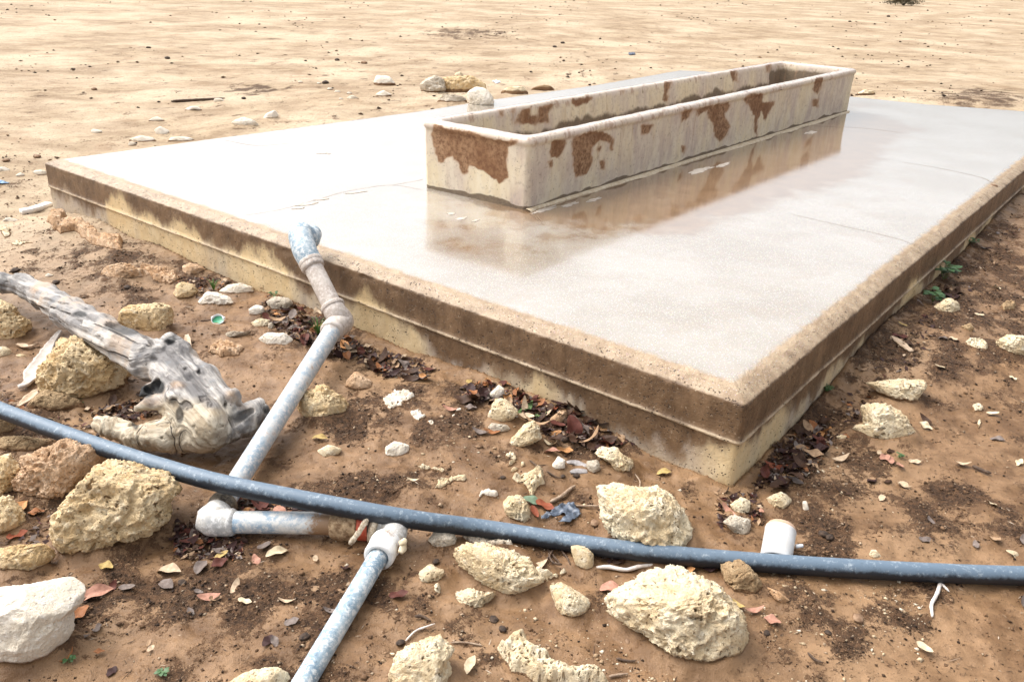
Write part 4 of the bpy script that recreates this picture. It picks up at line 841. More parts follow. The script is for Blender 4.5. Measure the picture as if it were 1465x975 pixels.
# --- white stones on the open sand, far left
fw = 'white stones scattered on the sand beyond the platform'
rock('small white domed stone on the sand, leftmost above the platform edge', 'far', [(25, 400), (55, 386), (100, 392), (106, 408), (70, 416)], 'white', .8, .62, .4, 5, group=fw, mud=.02)
rock('cream domed stone on the sand between the two larger white ones', 'far', [(368, 345), (395, 320), (430, 314), (470, 335), (468, 346), (420, 348)], 'white', .8, .45, .4, 5, group=fw)
rock('angular lilac white stone standing near the platform\'s far left edge', 'far', [(412, 395), (440, 370), (492, 390), (488, 415), (450, 430), (425, 415)], 'white', .8, .6, .6, 5, group=fw, mud=.02, facet=6)
rock('long flat white stone touching the platform\'s far left edge', 'far', [(240, 460), (270, 435), (340, 426), (400, 435), (450, 465), (400, 475), (300, 470)], 'white', .8, .45, .4, 5, group=fw)
rock('low grey stone slab just behind the platform\'s far left edge', 'far', [(492, 460), (510, 435), (580, 430), (660, 440), (670, 458), (580, 468)], 'white', .8, .5, .3, 5, group=fw)
rock('little white stone beside the dark stick', 'far', [(745, 225), (765, 208), (800, 206), (820, 224), (795, 233)], 'white', .8, .62, .4, 5, group=fw, mud=.02)
rock('thin arched white stone below the dark stick', 'far', [(555, 295), (600, 265), (650, 250), (722, 270), (660, 270), (600, 290)], 'white', .8, .4, .4, 5, group=fw)
rock('large lilac white flat stone, widest on the sand beyond the platform', 'far', [(860, 350), (880, 325), (940, 320), (1010, 345), (1036, 375), (985, 384), (900, 372)], 'white', .8, .5, .6, 6, group=fw, mud=.02, facet=5)
rock('tilted white block right of the large lilac white flat stone', 'far', [(1030, 330), (1060, 300), (1110, 278), (1140, 300), (1110, 325), (1050, 336)], 'white', .7, .6, .5, 5, group=fw, mud=.02, facet=5)
rock('small mottled grey stone against the platform\'s far left edge', 'far', [(255, 478), (270, 458), (300, 465), (308, 485), (275, 490)], 'grey', .8, .6, .6, 4, group=fw)
rock('flat white stone at the left edge level with the platform corner', 'lft', [(-30, 95), (30, 92), (68, 108), (40, 128), (-30, 128)], 'white', .8, .62, .4, 5, group=fw, mud=.02)
rock('little white peaked stone between the left edge and the platform corner', 'lft', [(108, 155), (140, 132), (165, 140), (175, 162), (130, 162)], 'white', .8, .5, .5, 5, group=fw)
rock('pair shaped white stone touching the platform\'s far left corner', 'lft', [(200, 120), (290, 115), (318, 120), (318, 160), (270, 162), (230, 135)], 'white', .8, .5, .6, 5, group=fw)
rock('curved white stone at the left edge below the white bar', 'lft', [(-20, 455), (60, 445), (130, 460), (160, 482), (110, 488), (50, 470), (-20, 465)], 'white', .8, .5, .5, 5, group=fw)
embed('speckled pale stone crust near the left edge below the curved white stone', 'lft', [(-20, 540), (40, 510), (90, 530), (90, 585), (30, 590)], 'pale', .010)
embed('pale flat crust of stone left of the dark dung patch', 'lft', [(60, 630), (110, 605), (220, 612), (230, 625), (120, 650)], 'pale', .008)
rock('white bit of stone between the dark dung patch and the driftwood', 'lft', [(310, 850), (335, 835), (372, 845), (355, 862), (325, 865)], 'white', .8, .5, .4, 4, cat='stone')
embed('yellowish mortar lump at the foot of the platform\'s far left corner', 'lft', [(320, 475), (370, 410), (430, 430), (480, 460), (440, 500), (360, 500)], 'pink', .04, freq=12)
embed('long yellowish mortar spill along the foot of the platform\'s left part', 'lft', [(360, 520), (440, 480), (560, 470), (700, 560), (860, 600), (860, 690), (740, 660), (620, 620), (520, 540), (420, 560)], 'pink', .03, freq=12)
# --- stones behind the platform
fb = 'stones behind the platform'
rock('dark edged mossy rock, left of the group behind the trough', 'bhd', [(58, 185), (110, 130), (180, 108), (242, 130), (248, 220), (180, 268), (90, 242)], 'grey', .8, .6, 1., 6, group=fb)
rock('big yellowish mossy rock, widest of the group behind the trough', 'bhd', [(250, 130), (340, 108), (480, 112), (560, 150), (565, 220), (430, 258), (260, 248)], 'tufa', .8, .6, .9, 6, group=fb)
rock('low mottled white rock in front of the mossy pair, touching the platform', 'bhd', [(198, 300), (240, 250), (400, 255), (442, 300), (350, 325), (210, 332)], 'grey', .8, .55, .9, 6, group=fb)
rock('lone smooth pinkish white stone resting on the platform behind the trough', 'bhd', [(428, 240), (500, 184), (580, 205), (612, 245), (628, 300), (622, 335), (560, 345), (450, 332), (428, 300)], 'white', .8, .62, .45, 6, on=.001, facet=6, mud=0)
rock('long flat white rock with a dark underside, right of the pinkish white stone', 'bhd', [(688, 218), (760, 184), (860, 188), (918, 220), (905, 245), (780, 268), (692, 262)], 'pale', .8, .6, .6, 6, group=fb, mud=.8)
rock('small cream stone peeping over the big yellowish mossy rock', 'bhd', [(320, 105), (330, 85), (370, 68), (398, 95), (390, 112)], 'pale', .8, .6, .7, 5, group=fb)
rock('low brown stone bank stretching right of the long flat white rock', 'bhd', [(920, 225), (940, 190), (1020, 175), (1120, 180), (1130, 205), (1020, 225)], 'brown', .8, .5, 1., 6, group=fb, mud=.8)
rock('pale lump with a dark underside left of the mossy rocks', 1, [(132, 352), (150, 325), (200, 328), (236, 365), (190, 372), (150, 374)], 'white', .8, .55, .6, 5, group=fb)
rock('smaller pale lump below the one with a dark underside', 1, [(138, 402), (175, 388), (212, 405), (180, 420), (150, 416)], 'white', .8, .55, .5, 5, group=fb)
rock('small pale stone near the platform edge, left of the smaller pale lump', 1, [(15, 420), (40, 408), (72, 420), (60, 430), (25, 428)], 'white', .8, .5, .5, 4, group=fb)
rock('little cream stones patch right of the trough\'s far end', 2, [(745, 400), (780, 384), (830, 395), (828, 412), (780, 412)], 'pale', .8, .5, 1.2, 5, group=fb)
for q, (px_, py_, r_) in enumerate([(483, 132, 6), (488, 142, 4), (472, 128, 5), (456, 120, 4), (500, 134, 5), (430, 118, 4)]):
    rock('tiny white pebble on the sand between the tilted white block and the pale lumps', 'px', [(px_-r_, py_), (px_-r_*.4, py_-r_*.45), (px_+r_*.5, py_-r_*.4), (px_+r_, py_), (px_+r_*.3, py_+r_*.3), (px_-r_*.5, py_+r_*.3)], 'white', .8, .5, .4, 4, cat='pebble', name='pebble', group='tiny white pebbles beyond the platform')
# ================================================================ DRIFTWOOD
def surface_nets(D, org, h):
    """D: signed distance on a regular grid (negative inside) -> vertices, quads"""
    nx, ny, nz = D.shape; ins = D < 0
    c = [ins[i:nx-1+i, j:ny-1+j, k:nz-1+k] for i in (0, 1) for j in (0, 1) for k in (0, 1)]
    sm = sum(a.astype(np.int8) for a in c); act = (sm > 0) & (sm < 8); ids = -np.ones(act.shape, np.int64); I = np.argwhere(act); ids[act] = np.arange(len(I))
    acc = np.zeros((len(I), 3)); cnt = np.zeros(len(I))
    cor = [(i, j, k) for i in (0, 1) for j in (0, 1) for k in (0, 1)]
    val = {cc: D[I[:, 0]+cc[0], I[:, 1]+cc[1], I[:, 2]+cc[2]] for cc in cor}
    for a in cor:
        for ax in range(3):
            if a[ax] == 0:
                b = tuple(a[q]+(1 if q == ax else 0) for q in range(3)); va, vb = val[a], val[b]; cr = (va < 0) != (vb < 0)
                t = np.where(cr, va/(va-vb+1e-12), 0); p = np.tile(np.array(a, float), (len(I), 1)); p[:, ax] += t; acc += p*cr[:, None]; cnt += cr
    V = org+(I+acc/cnt[:, None])*h; Fs = []
    for ax in range(3):
        o = [q for q in range(3) if q != ax]
        s0 = [slice(None)]*3; s1 = [slice(None)]*3; s0[ax] = slice(0, -1); s1[ax] = slice(1, None)
        A, B = ins[tuple(s0)], ins[tuple(s1)]; E = np.argwhere(A != B); E = E[(E[:, o[0]] > 0) & (E[:, o[1]] > 0) & (E[:, o[0]] < D.shape[o[0]]-1) & (E[:, o[1]] < D.shape[o[1]]-1)]
        fl = A[tuple(E.T)]
        def gid(d0, d1):
            q = E.copy(); q[:, o[0]] -= d0; q[:, o[1]] -= d1; return ids[tuple(q.T)]
        q = np.stack([gid(1, 1), gid(0, 1), gid(0, 0), gid(1, 0)], 1)
        if ax == 1: fl = ~fl
        q[~fl] = q[~fl][:, ::-1]; Fs.append(q)
    return V, np.concatenate(Fs)
def smin(a, b, k):
    h = np.clip(.5+.5*(b-a)/k, 0, 1); return b*(1-h)+a*h-k*h*(1-h)
def smax(a, b, k): return -smin(-a, -b, k)
def cap_d(P, a, b, ra, rb):
    ab = b-a; t = np.clip(((P-a)@ab)/np.dot(ab, ab), 0, 1); return np.linalg.norm(P-a-t[:, None]*ab, axis=1)-(ra+(rb-ra)*t)
def build_driftwood():
    def B(x, y, t, z): # brl tile helper (kept simple: full pixels)
        return at(x, y, z)
    G = -.335
    tr = [(-30, 396, .045, -.20), (5, 405, .040, -.20), (32, 408, .047, -.19), (62, 424, .052, -.175), (100, 448, .060, -.155), (140, 473, .062, -.14), (180, 495, .062, -.135), (215, 514, .070, -.14), (250, 512, .066, -.13)]
    T = [at(x, y, z) for x, y, r, z in tr]; TR = [r for _, _, r, _ in tr]
    caps = [(T[i], T[i+1], TR[i], TR[i+1]) for i in range(len(T)-1)]
    def n(x, y, z): return at(x, y, z)
    knot = n(245, 505, -.13)
    caps2 = [(n(235, 520, -.15), n(282, 545, -.17), .075, .066), (n(282, 545, -.17), n(315, 580, -.20), .068, .055), (n(315, 580, -.20), n(335, 600, -.24), .055, .05),
             (n(245, 490, -.12), n(262, 500, -.13), .036, .030), (n(240, 535, -.15), n(262, 575, -.17), .055, .05),
             (n(262, 575, -.16), n(300, 612, -.21), .058, .066), (n(300, 612, -.23), n(350, 605, -.25), .066, .048), (n(350, 605, -.26), n(374, 588, -.25), .046, .026), (n(360, 585, -.22), n(370, 578, -.21), .024, .020),
             (n(290, 622, -.25), n(235, 622, -.25), .060, .052), (n(235, 622, -.25), n(195, 625, -.27), .050, .040), (n(195, 622, -.27), n(160, 612, -.27), .040, .036), (n(160, 610, -.265), n(146, 608, -.27), .036, .030),
             (n(250, 585, -.20), n(215, 577, -.19), .026, .022), (n(215, 577, -.19), n(196, 584, -.21), .020, .013),
             (n(262, 556, -.125), n(250, 548, -.115), .026, .020), (n(262, 556, -.14), n(300, 590, -.17), .028, .034), (n(318, 572, -.17), n(334, 562, -.16), .022, .020),
             (n(235, 552, -.17), n(212, 558, -.175), .026, .022), (n(212, 558, -.18), n(200, 566, -.185), .018, .010)]
    def surf(x, y, sink=.0):
        ts = np.arange(2.2, 4.6, .006); R_ = ray(x, y); Pp = CAM+ts[:, None]*R_; dd = np.full(len(ts), 1e9)
        for a_, b_, ra, rb in caps+caps2: dd = np.minimum(dd, cap_d(Pp, a_, b_, ra, rb))
        k = np.where(dd < .003)[0]; t = ts[k[0]] if len(k) else ts[np.argmin(dd)]; return CAM+(t+sink)*R_
    holes = [(surf(244, 488, .008), .021), (surf(247, 488, .03), .017), (surf(222, 516, .002), .009), (surf(219, 513, .002), .006), (surf(238, 533, .004), .011), (surf(224, 552, .012), .026), (surf(214, 556, .012), .018), (surf(209, 597, .006), .016), (surf(194, 605, .006), .024), (surf(209, 597, .004), .022), (surf(342, 578, .002), .010), (surf(212, 513, 0), .004), (surf(278, 610, 0), .004), (surf(232, 626, 0), .006)]
    slits = [(surf(247, 575, .004), surf(262, 603, .006), .016), (surf(275, 510, .004), surf(292, 548, .004), .005), (surf(284, 532, .004), surf(300, 556, .004), .006), (surf(108, 448, .0), surf(140, 462, .0), .010), (surf(321, 575, .006), surf(325, 590, .004), .008), (surf(312, 610, 0), surf(345, 606, 0), .005), (surf(332, 603, .004), surf(360, 588, .006), .020), (surf(225, 595, 0), surf(240, 606, 0), .003), (surf(248, 612, 0), surf(285, 622, 0), .003), (surf(60, 428, 0), surf(100, 436, 0), .004), (surf(265, 527, 0), surf(290, 575, 0), .003), (surf(85, 440, 0), surf(150, 485, 0), .003)]
    allp = np.array(T+[c[0] for c in caps2]+[c[1] for c in caps2]); lo = allp.min(0)-.10; hi = allp.max(0)+.10; lo[2] = -.40
    h = .0048; nx, ny, nz = [int(v) for v in np.ceil((hi-lo)/h)]
    gx = lo[0]+np.arange(nx)*h; gy = lo[1]+np.arange(ny)*h; gz = lo[2]+np.arange(nz)*h
    P = np.stack(np.meshgrid(gx, gy, gz, indexing='ij'), -1).reshape(-1, 3)
    # coarse cull: only cells close to the surface are worked out in full
    st = 6; C = np.stack(np.meshgrid(gx[::st], gy[::st], gz[::st], indexing='ij'), -1); Cf = C.reshape(-1, 3); rc = np.full(len(Cf), 1e9)
    for a, b, ra, rb in caps+caps2: rc = np.minimum(rc, cap_d(Cf, a, b, ra, rb))
    rc = rc.reshape(C.shape[:3]); ix = [np.minimum((np.arange(m_)+st//2)//st, rc.shape[q]-1) for q, m_ in enumerate((nx, ny, nz))]; rough = rc[np.ix_(*ix)].ravel()
    idx = np.where(np.abs(rough) < .058)[0]; D = np.where(rough < 0, -.05, .05); Q = P[idx]
    d = None
    for a, b, ra, rb in caps:
        e = cap_d(Q, a, b, ra, rb); d = e if d is None else smin(d, e, .02)
    for a, b, ra, rb in caps2:
        d = smin(d, cap_d(Q, a, b, ra, rb), .022)
    ax = (T[-1]-T[1]); ax /= np.linalg.norm(ax); ax2 = n(350, 610, -.25)-n(170, 615, -.25); ax2 /= np.linalg.norm(ax2); ax3 = n(330, 595, -.22)-n(245, 500, -.12); ax3 /= np.linalg.norm(ax3)
    def grain(X):
        w1 = sstep(.1, -.1, (X-T[-1])@ax); m1 = np.min([np.linalg.norm(X-c, axis=1) for c in (n(190, 615, -.27), n(235, 620, -.25), n(290, 622, -.25))], 0); w2 = sstep(.11, .05, m1)*(1-w1); w3 = 1-np.clip(w1+w2, 0, 1)
        A = w1[:, None]*ax+w2[:, None]*ax2+w3[:, None]*ax3; A /= np.linalg.norm(A, axis=1)[:, None]+1e-9
        C = np.array(n(260, 560, -.16)); R = X-C; return X-.93*((R*A).sum(1))[:, None]*A
    g_ = grain(Q); d = d-.013*fbm(Q, 11, 3, 120)+.007*np.maximum(0, .12-np.abs(fbm(g_, 11, 2, 127)))*6-.0065*fbm(g_, 42, 3, 121)-.005*(.3-np.abs(fbm(g_, 20, 2, 126)))+.004*np.maximum(0, fbm(g_, 28, 2, 122)-.25)*4*.3
    # twist of bark ridges on the trunk
    for c, r in holes: d = smax(d, -(np.linalg.norm(Q-c, axis=1)-r-.003*fbm(Q, 60, 2, 123)), .006)
    for a, b, r in slits: d = smax(d, -(cap_d(Q, a, b, r, r*.5)-.003*fbm(Q, 50, 2, 124)), .005)
    # long open hollow in the trunk
    ha, hb = surf(160, 462, .010), surf(200, 482, .010)
    d = smax(d, -(cap_d(Q, ha, hb, .027, .018)-.006*fbm(g_, 40, 3, 125)), .006)
    D[idx] = d; D = D.reshape(nx, ny, nz); D[[0, -1]] = .05; D[:, [0, -1]] = .05; D[:, :, [0, -1]] = .05
    V, Fc = surface_nets(D, lo, h)
    gc = grain(V); px, py = to_px(V); nz_ = fbm(V, 14, 3, 130)
    dk = np.zeros(len(V))  # black of the charred stub, plus shade painted into holes, slits and hollow
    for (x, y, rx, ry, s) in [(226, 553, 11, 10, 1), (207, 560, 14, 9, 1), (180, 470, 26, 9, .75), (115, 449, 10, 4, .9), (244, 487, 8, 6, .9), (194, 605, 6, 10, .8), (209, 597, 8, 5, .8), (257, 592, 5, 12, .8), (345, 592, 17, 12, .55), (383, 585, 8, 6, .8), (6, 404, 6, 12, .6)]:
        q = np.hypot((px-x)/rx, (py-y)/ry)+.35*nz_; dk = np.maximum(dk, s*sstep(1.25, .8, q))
    cream = sstep(565, 590, py+18*nz_)*sstep(420, 320, px)*sstep(348, 300, px+20*nz_); cream = np.maximum(cream, sstep(180, 168, px)*sstep(590, 600, py))
    rot = np.zeros(len(V))
    for (x, y, rx, ry, s) in [(254, 551, 13, 7, 1), (212, 575, 22, 6, .75), (330, 567, 10, 10, .9), (48, 414, 7, 6, .8), (158, 494, 8, 6, .5), (372, 602, 12, 12, .5)]:
        q = np.hypot((px-x)/rx, (py-y)/ry)+.9*nz_; rot = np.maximum(rot, .45*s*sstep(1.3, .3, q))
    s = NT('weathered_wood'); gco = s.attr('grain', 'Vector'); n1 = s.noise(26, 5, .65, gco); n2 = s.noise(110, 5, .7, gco); n3 = s.noise(7, 4, .6); n4 = s.noise(18, 5, .7)
    col = s.mix(s.ramp(n3, .38, .62), (.165, .155, .15), (.35, .325, .30)); col = s.mix(s.ramp(n1, .48, .64, 0, .75), col, (.56, .52, .47)); col = s.mix(s.ramp(n4, .56, .68, 0, .5), col, (.20, .22, .24))
    cr = s.mix(s.ramp(n1, .36, .64), (.36, .28, .185), (.62, .54, .41)); col = s.mix(s.ramp(n3, .52, .66, 0, .45), col, (.42, .27, .15)); col = s.mix(s.attr('cream'), col, cr)
    col = s.mix(s.ramp(n2, .43, .32, 0, .8), col, (.09, .07, .055)); col = s.mix(s.attr('rot'), col, s.mix(s.ramp(n4, .4, .6), (.16, .07, .025), (.46, .27, .11)))
    cv = s.voro(4.2, gco, 'DISTANCE_TO_EDGE'); ck = s.math('MULTIPLY', s.ramp(cv, .018, .004), s.ramp(n3, .45, .55)); col = s.mix(s.math('MULTIPLY', ck, .85), col, (.05, .04, .035))
    wv = s.voro(28, s.coord()); wk = s.math('MULTIPLY', s.ramp(wv, .09, .05), s.ramp(n3, .5, .6)); col = s.mix(s.math('MULTIPLY', wk, .85), col, (.05, .035, .03))
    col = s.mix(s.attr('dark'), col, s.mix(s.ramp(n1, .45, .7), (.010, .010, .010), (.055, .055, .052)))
    hh = s.math('SUBTRACT', s.math('ADD', s.math('MULTIPLY', n1, .8), s.math('MULTIPLY', n2, .5)), s.math('ADD', ck, wk))
    mt = s.fin(col, .62, s.bump(hh, .009, 1.), .35)
    root = empty('driftwood', [float(v) for v in n(245, 560, -.335)]); tag(root, 'twisted grey driftwood trunk with a hollowed knotty root end lying on the yellow boulder', 'driftwood')
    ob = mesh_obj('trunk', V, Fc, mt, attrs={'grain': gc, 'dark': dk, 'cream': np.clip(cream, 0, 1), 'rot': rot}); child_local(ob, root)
    return root
# ================================================================ SMALL THINGS
def loft_strip(name, pts, widths, th, mat, label, cat, curl=0, dz=.004, **kw):
    W = [gat(x, y, dz) if not isinstance(y, tuple) else at(x, y[0], y[1]) for x, y in pts]; P = catmull(W, .006); n = len(P)
    T = np.gradient(P, axis=0); T /= np.linalg.norm(T, axis=1)[:, None]; S = np.cross(T, [0, 0, 1]); S /= np.linalg.norm(S, axis=1)[:, None]
    w = np.interp(np.linspace(0, 1, n), np.linspace(0, 1, len(widths)), widths); w = w*(1+.25*fbm(P, 40, 2, 7)); m_ = 9; V = []
    for k in range(m_):
        u = k/(m_-1)*2-1; V.append(P+S*(w*u)[:, None]+np.array([0, 0, 1])*(curl*(w*u*u)+.0025*fbm(P+k, 50, 2, 8))[:, None])
    top = np.stack(V, 1).reshape(-1, 3); bot = top-[0, 0, th]; Fc = grid_faces(n, m_); nv = len(top)
    ed = [[r*m_, (r+1)*m_] for r in range(n-1)]+[[(r+1)*m_+m_-1, r*m_+m_-1] for r in range(n-1)]+[[k+1, k] for k in range(m_-1)]+[[(n-1)*m_+k, (n-1)*m_+k+1] for k in range(m_-1)]
    F2 = [list(f) for f in Fc]+[list(f[::-1]+nv) for f in Fc]+[[a, b, b+nv, a+nv] for a, b in ed]
    ob = mesh_obj(name, np.concatenate([top, bot]), F2, mat); recenter(ob); return tag(ob, label, cat, **kw)
bark_w = mat_plain('bleached_bark', (.40, .34, .29), (.54, .48, .43), 30, .6, .003); bark_g = mat_plain('grey_bark', (.22, .20, .19), (.40, .37, .36), 60, .7, .003); bark_t = mat_plain('tan_bark', (.38, .26, .16), (.55, .42, .30), 50, .7, .003)
loft_strip('bark_flake', [(86, 472), (72, 492), (58, 518), (40, 545), (26, 552)], [.006, .016, .028, .034, .006], .012, bark_w, 'long wedge of bleached white bark leaning below the driftwood trunk', 'bark', .25, .02)
loft_strip('bark_flake', [(64, 553), (50, 562), (38, 572), (26, 580)], [.006, .016, .018, .006], .006, bark_t, 'tan bark flake just above the hose near the muddy low rock', 'bark', .3, .012)
loft_strip('bark_flake', [(24, 492), (38, 496), (51, 492)], [.004, .014, .003], .004, bark_t, 'curled tan bark scrap under the rounded yellow boulder', 'bark', .6, .01)
loft_strip('bark_flake', [(811, 660), (823, 659), (840, 665)], [.006, .014, .008], .006, bark_g, 'upper grey bark strip near the platform foot', 'bark', -.3, .008)
loft_strip('bark_flake', [(816, 674), (828, 671), (840, 672)], [.004, .015, .010], .006, bark_g, 'lower grey bark strip near the platform foot', 'bark', -.3, .008)
loft_strip('bark_flake', [(267, 478), (269, 488), (272, 496)], [.008, .012, .006], .006, bark_t, 'reddish bark piece standing behind the driftwood knot', 'bark', .3, .02)
loft_strip('bark_flake', [(1276, 480), (1290, 492), (1304, 502)], [.006, .018, .010], .006, bark_t, 'long tan bark strip beside the dark leaves right of the platform', 'bark', .3, .008)
loft_strip('white_bar', [(29, 300), (48, 296), (70, 289)], [.022, .024, .022], .03, mat_plain('white_wood', (.70, .64, .58), (.78, .75, .70), 20, .6, .002), 'straight white bar lying on the sand against the platform\'s far left corner', 'bar', 0, .03)

def stick(label, pts, r, mat, dz=.004, cat='twig', name='twig', seed=0, group=None):
    W = [gat(x, y, r*.7+dz) for x, y in pts]; P = catmull(W, .006); n = len(P)
    V, Fc = tube_mesh(P, np.interp(np.linspace(0, 1, n), [0, .1, .5, .9, 1], [r*.5, r, r*.95, r*.75, r*.35])*(1+.2*fbm(P, 40, 2, seed)), 9, noise=r*.25, nf=60, seed=seed)
    o = mesh_obj(name, V, Fc, mat); recenter(o); return tag(o, label, cat, group)
tw_w = mat_plain('bleached_twig', (.55, .48, .42), (.70, .65, .60), 90, .6, .002); tw_d = mat_plain('dark_twig', (.05, .03, .02), (.11, .07, .045), 90, .8, .002); tw_b = mat_plain('brown_twig', (.20, .13, .085), (.36, .27, .19), 90, .7, .002)
stick('long dark stick lying on the sand beyond the platform', [(245, 145), (270, 143.5), (298, 142), (322, 140.5)], .013, tw_d, cat='stick', name='stick')
stick('thick pale twig in front of the hose left of the largest pale boulder', K(7, [(1085, 482), (1140, 480), (1210, 492), (1270, 478), (1330, 470), (1392, 460)]), .006, tw_w)
stick('pale crooked twig hanging below the hose at right', K(8, [(1108, 542), (1095, 590), (1070, 640), (1073, 692)]), .0055, tw_w)
stick('short side spur of pale twig under the hose at right', K(8, [(1108, 548), (1125, 565), (1145, 585)]), .004, tw_w)
stick('brown knobbed twig pointing at the grey bark strips', K('ctr', [(808, 765), (870, 735), (925, 690), (960, 665)]), .0065, tw_b)
stick('long flat brown stem between the knobbed twig and the cream boulder', K('ctr', [(890, 775), (980, 790), (1060, 790), (1130, 792)]), .004, tw_b)
stick('thin curved stalk rising from the knobbly cream rock pair', K('ctr', [(1290, 555), (1330, 595), (1360, 640), (1355, 690)]), .0028, tw_b)
stick('small dark curved twig right of the spiky buried stone', K('ctr', [(785, 575), (830, 605), (875, 620)]), .003, tw_d)
stick('small dark forked twig right of the ring shaped stone', K('ctr', [(678, 508), (720, 540), (740, 575)]), .0028, tw_d)
stick('thin dark twig tip crossing right of the ring shaped stone', K('ctr', [(715, 542), (760, 538), (792, 535)]), .002, tw_d)
stick('pale bent stem in the mud right of the lowest pipe', K(7, [(270, 795), (310, 755), (350, 738), (395, 722)]), .003, tw_w)
stick('thick black twig bit above the pale bent stem', K(7, [(308, 690), (345, 692), (378, 712)]), .004, tw_d)
stick('thin straight twig above the porous cream stone at the bottom', K(7, [(462, 802), (530, 803), (598, 815)]), .0028, tw_b)
stick('dark twig below the cream fan shaped stone', K(7, [(1170, 870), (1215, 880), (1258, 880)]), .0032, tw_d)
stick('short twig by the crusty white stone sheet', K(7, [(1140, 948), (1180, 940), (1222, 935)]), .0034, tw_b)
stick('black stub of twig lying below the hose at far right bottom', K(8, [(540, 845), (570, 875), (605, 888)]), .0035, tw_d)
stick('dark splinter in the mud near the right edge', K(8, [(1245, 48), (1290, 68), (1325, 80)]), .006, tw_d)
stick('dark thin twig by the bottle cap', K('mid', [(815, 580), (850, 578), (890, 572)]), .004, tw_d)
for q, c in enumerate([[(870, 395), (900, 430), (935, 470)], [(905, 400), (880, 440), (860, 480)], [(930, 400), (960, 440), (975, 470)], [(940, 470), (900, 460), (880, 420)]]):
    stick('dark tangled twig in the clump under the hose right of the wide porous stone', K(7, c), .0032, tw_d, dz=.004*q, group='dark twigs tangled under the hose', seed=q)
for q, c in enumerate([[(1320, 500), (1360, 490), (1395, 480)], [(1310, 520), (1350, 510), (1390, 508)], [(1270, 470), (1330, 478), (1380, 490)]]):
    stick('thin grey twig in the bunch behind the thick pale twig', K(7, c), .0028, bark_g, group='thin twigs behind the pale twig', seed=q)

# --- bottle cap
def rev(profile, c, axis=(0, 0, 1), seg=40, tilt=None):
    axis = np.array(axis, float); axis /= np.linalg.norm(axis); t = np.cross(axis, [1, .3, .1]); t /= np.linalg.norm(t); b = np.cross(axis, t); a = np.linspace(0, 2*np.pi, seg, endpoint=False)
    V = np.concatenate([c+axis*h+r*(np.cos(a)[:, None]*t+np.sin(a)[:, None]*b) for r, h in profile]); Fc = [list(f) for f in grid_faces(len(profile), seg, True)]
    return V, Fc
wp = mat_plain('white_plastic', (.74, .75, .76), (.82, .83, .84), 12, .35, .0005, .5); gp = mat_plain('green_plastic', (.02, .22, .10), (.04, .32, .16), 30, .35, .0005, .5)
c = gat(312, 459, .004); root = empty('bottle_cap', c); tag(root, 'small white cup shaped cap with green inside, open side up on the mud', 'cap')
ax_ = np.array([.12, -.5, .86]); V, Fc = rev([(.001, 0), (.022, 0), (.026, .003), (.027, .014), (.0255, .014), (.0245, .004), (.001, .004)], c, ax_, 36); o = mesh_obj('cap_shell', V, Fc, wp); child_local(o, root)
V, Fc = rev([(.0005, .0045), (.021, .0048), (.023, .006)], c, ax_, 36); o = mesh_obj('green_liner', V, Fc, gp); child_local(o, root)
for da in (-1, 1):
    e = c+np.array([da*.024, .006, .012]); V, Fc = rev([(.0005, -.005), (.006, -.004), (.007, 0), (.0055, .005), (.0005, .006)], e, (.2*da, 0, 1), 12); o = mesh_obj('cap_lug', V, Fc, wp); child_local(o, root)
# --- white cup behind the hose
p0 = gat(1113, 800, .052); p0 = at_depth(1110, 797, depth(gat(1105, 800, .05))); axd = np.array([.22, .62, .30]); axd /= np.linalg.norm(axd)
base = gat(1113, 781, .034); root = empty('plastic_cup', (base[0], base[1], ground_z(base[0], base[1]))); tag(root, 'muddy white plastic cup lying behind the hose with its tan end away', 'cup')
R = .043; V, Fc = rev([(R*.90, -.045), (R*.93, -.046), (R, -.04), (R*1.0, 0), (R*1.0, .048), (R*1.02, .05), (R*1.0, .053), (R*.96, .053), (R*.955, -.02), (R*.90, -.045)], base, axd, 56); o = mesh_obj('cup_wall', V, Fc, mat_plain('scuffed_white_plastic', (.60, .58, .55), (.74, .74, .73), 16, .5, .002, .4)); child_local(o, root)
V, Fc = rev([(.0005, .070), (R*.6, .070), (R*.88, .066), (R*.985, .058), (R*1.01, .050), (R*.98, .045)], base, axd, 56); o = mesh_obj('end_cap', V, Fc, mat_plain('tan_plastic', (.46, .30, .20), (.58, .40, .28), 20, .5, .001)); child_local(o, root)
V, Fc = rev([(.0005, -.025), (R*.94, -.025)], base, axd, 48); o = mesh_obj('mud_fill', V, Fc, mat_plain('grey_mud', (.42, .36, .30), (.55, .48, .40), 30, .8, .003)); child_local(o, root)
V, Fc = rev([(.0005, 0), (.006, .0), (.005, .02), (.0005, .022)], base+RT*.05+UP*.0, RT+.1*UP, 12); o = mesh_obj('cup_lug', V, Fc, wp); child_local(o, root)
c = gat(1120, 812, .006)
loft_strip('plastic_shard', [(1107, 812), (1116, 813), (1128, 811)], [.003, .012, .003], .002, wp, 'thin white plastic shard on the mud in front of the hose by the cup', 'shard', .1, .006)
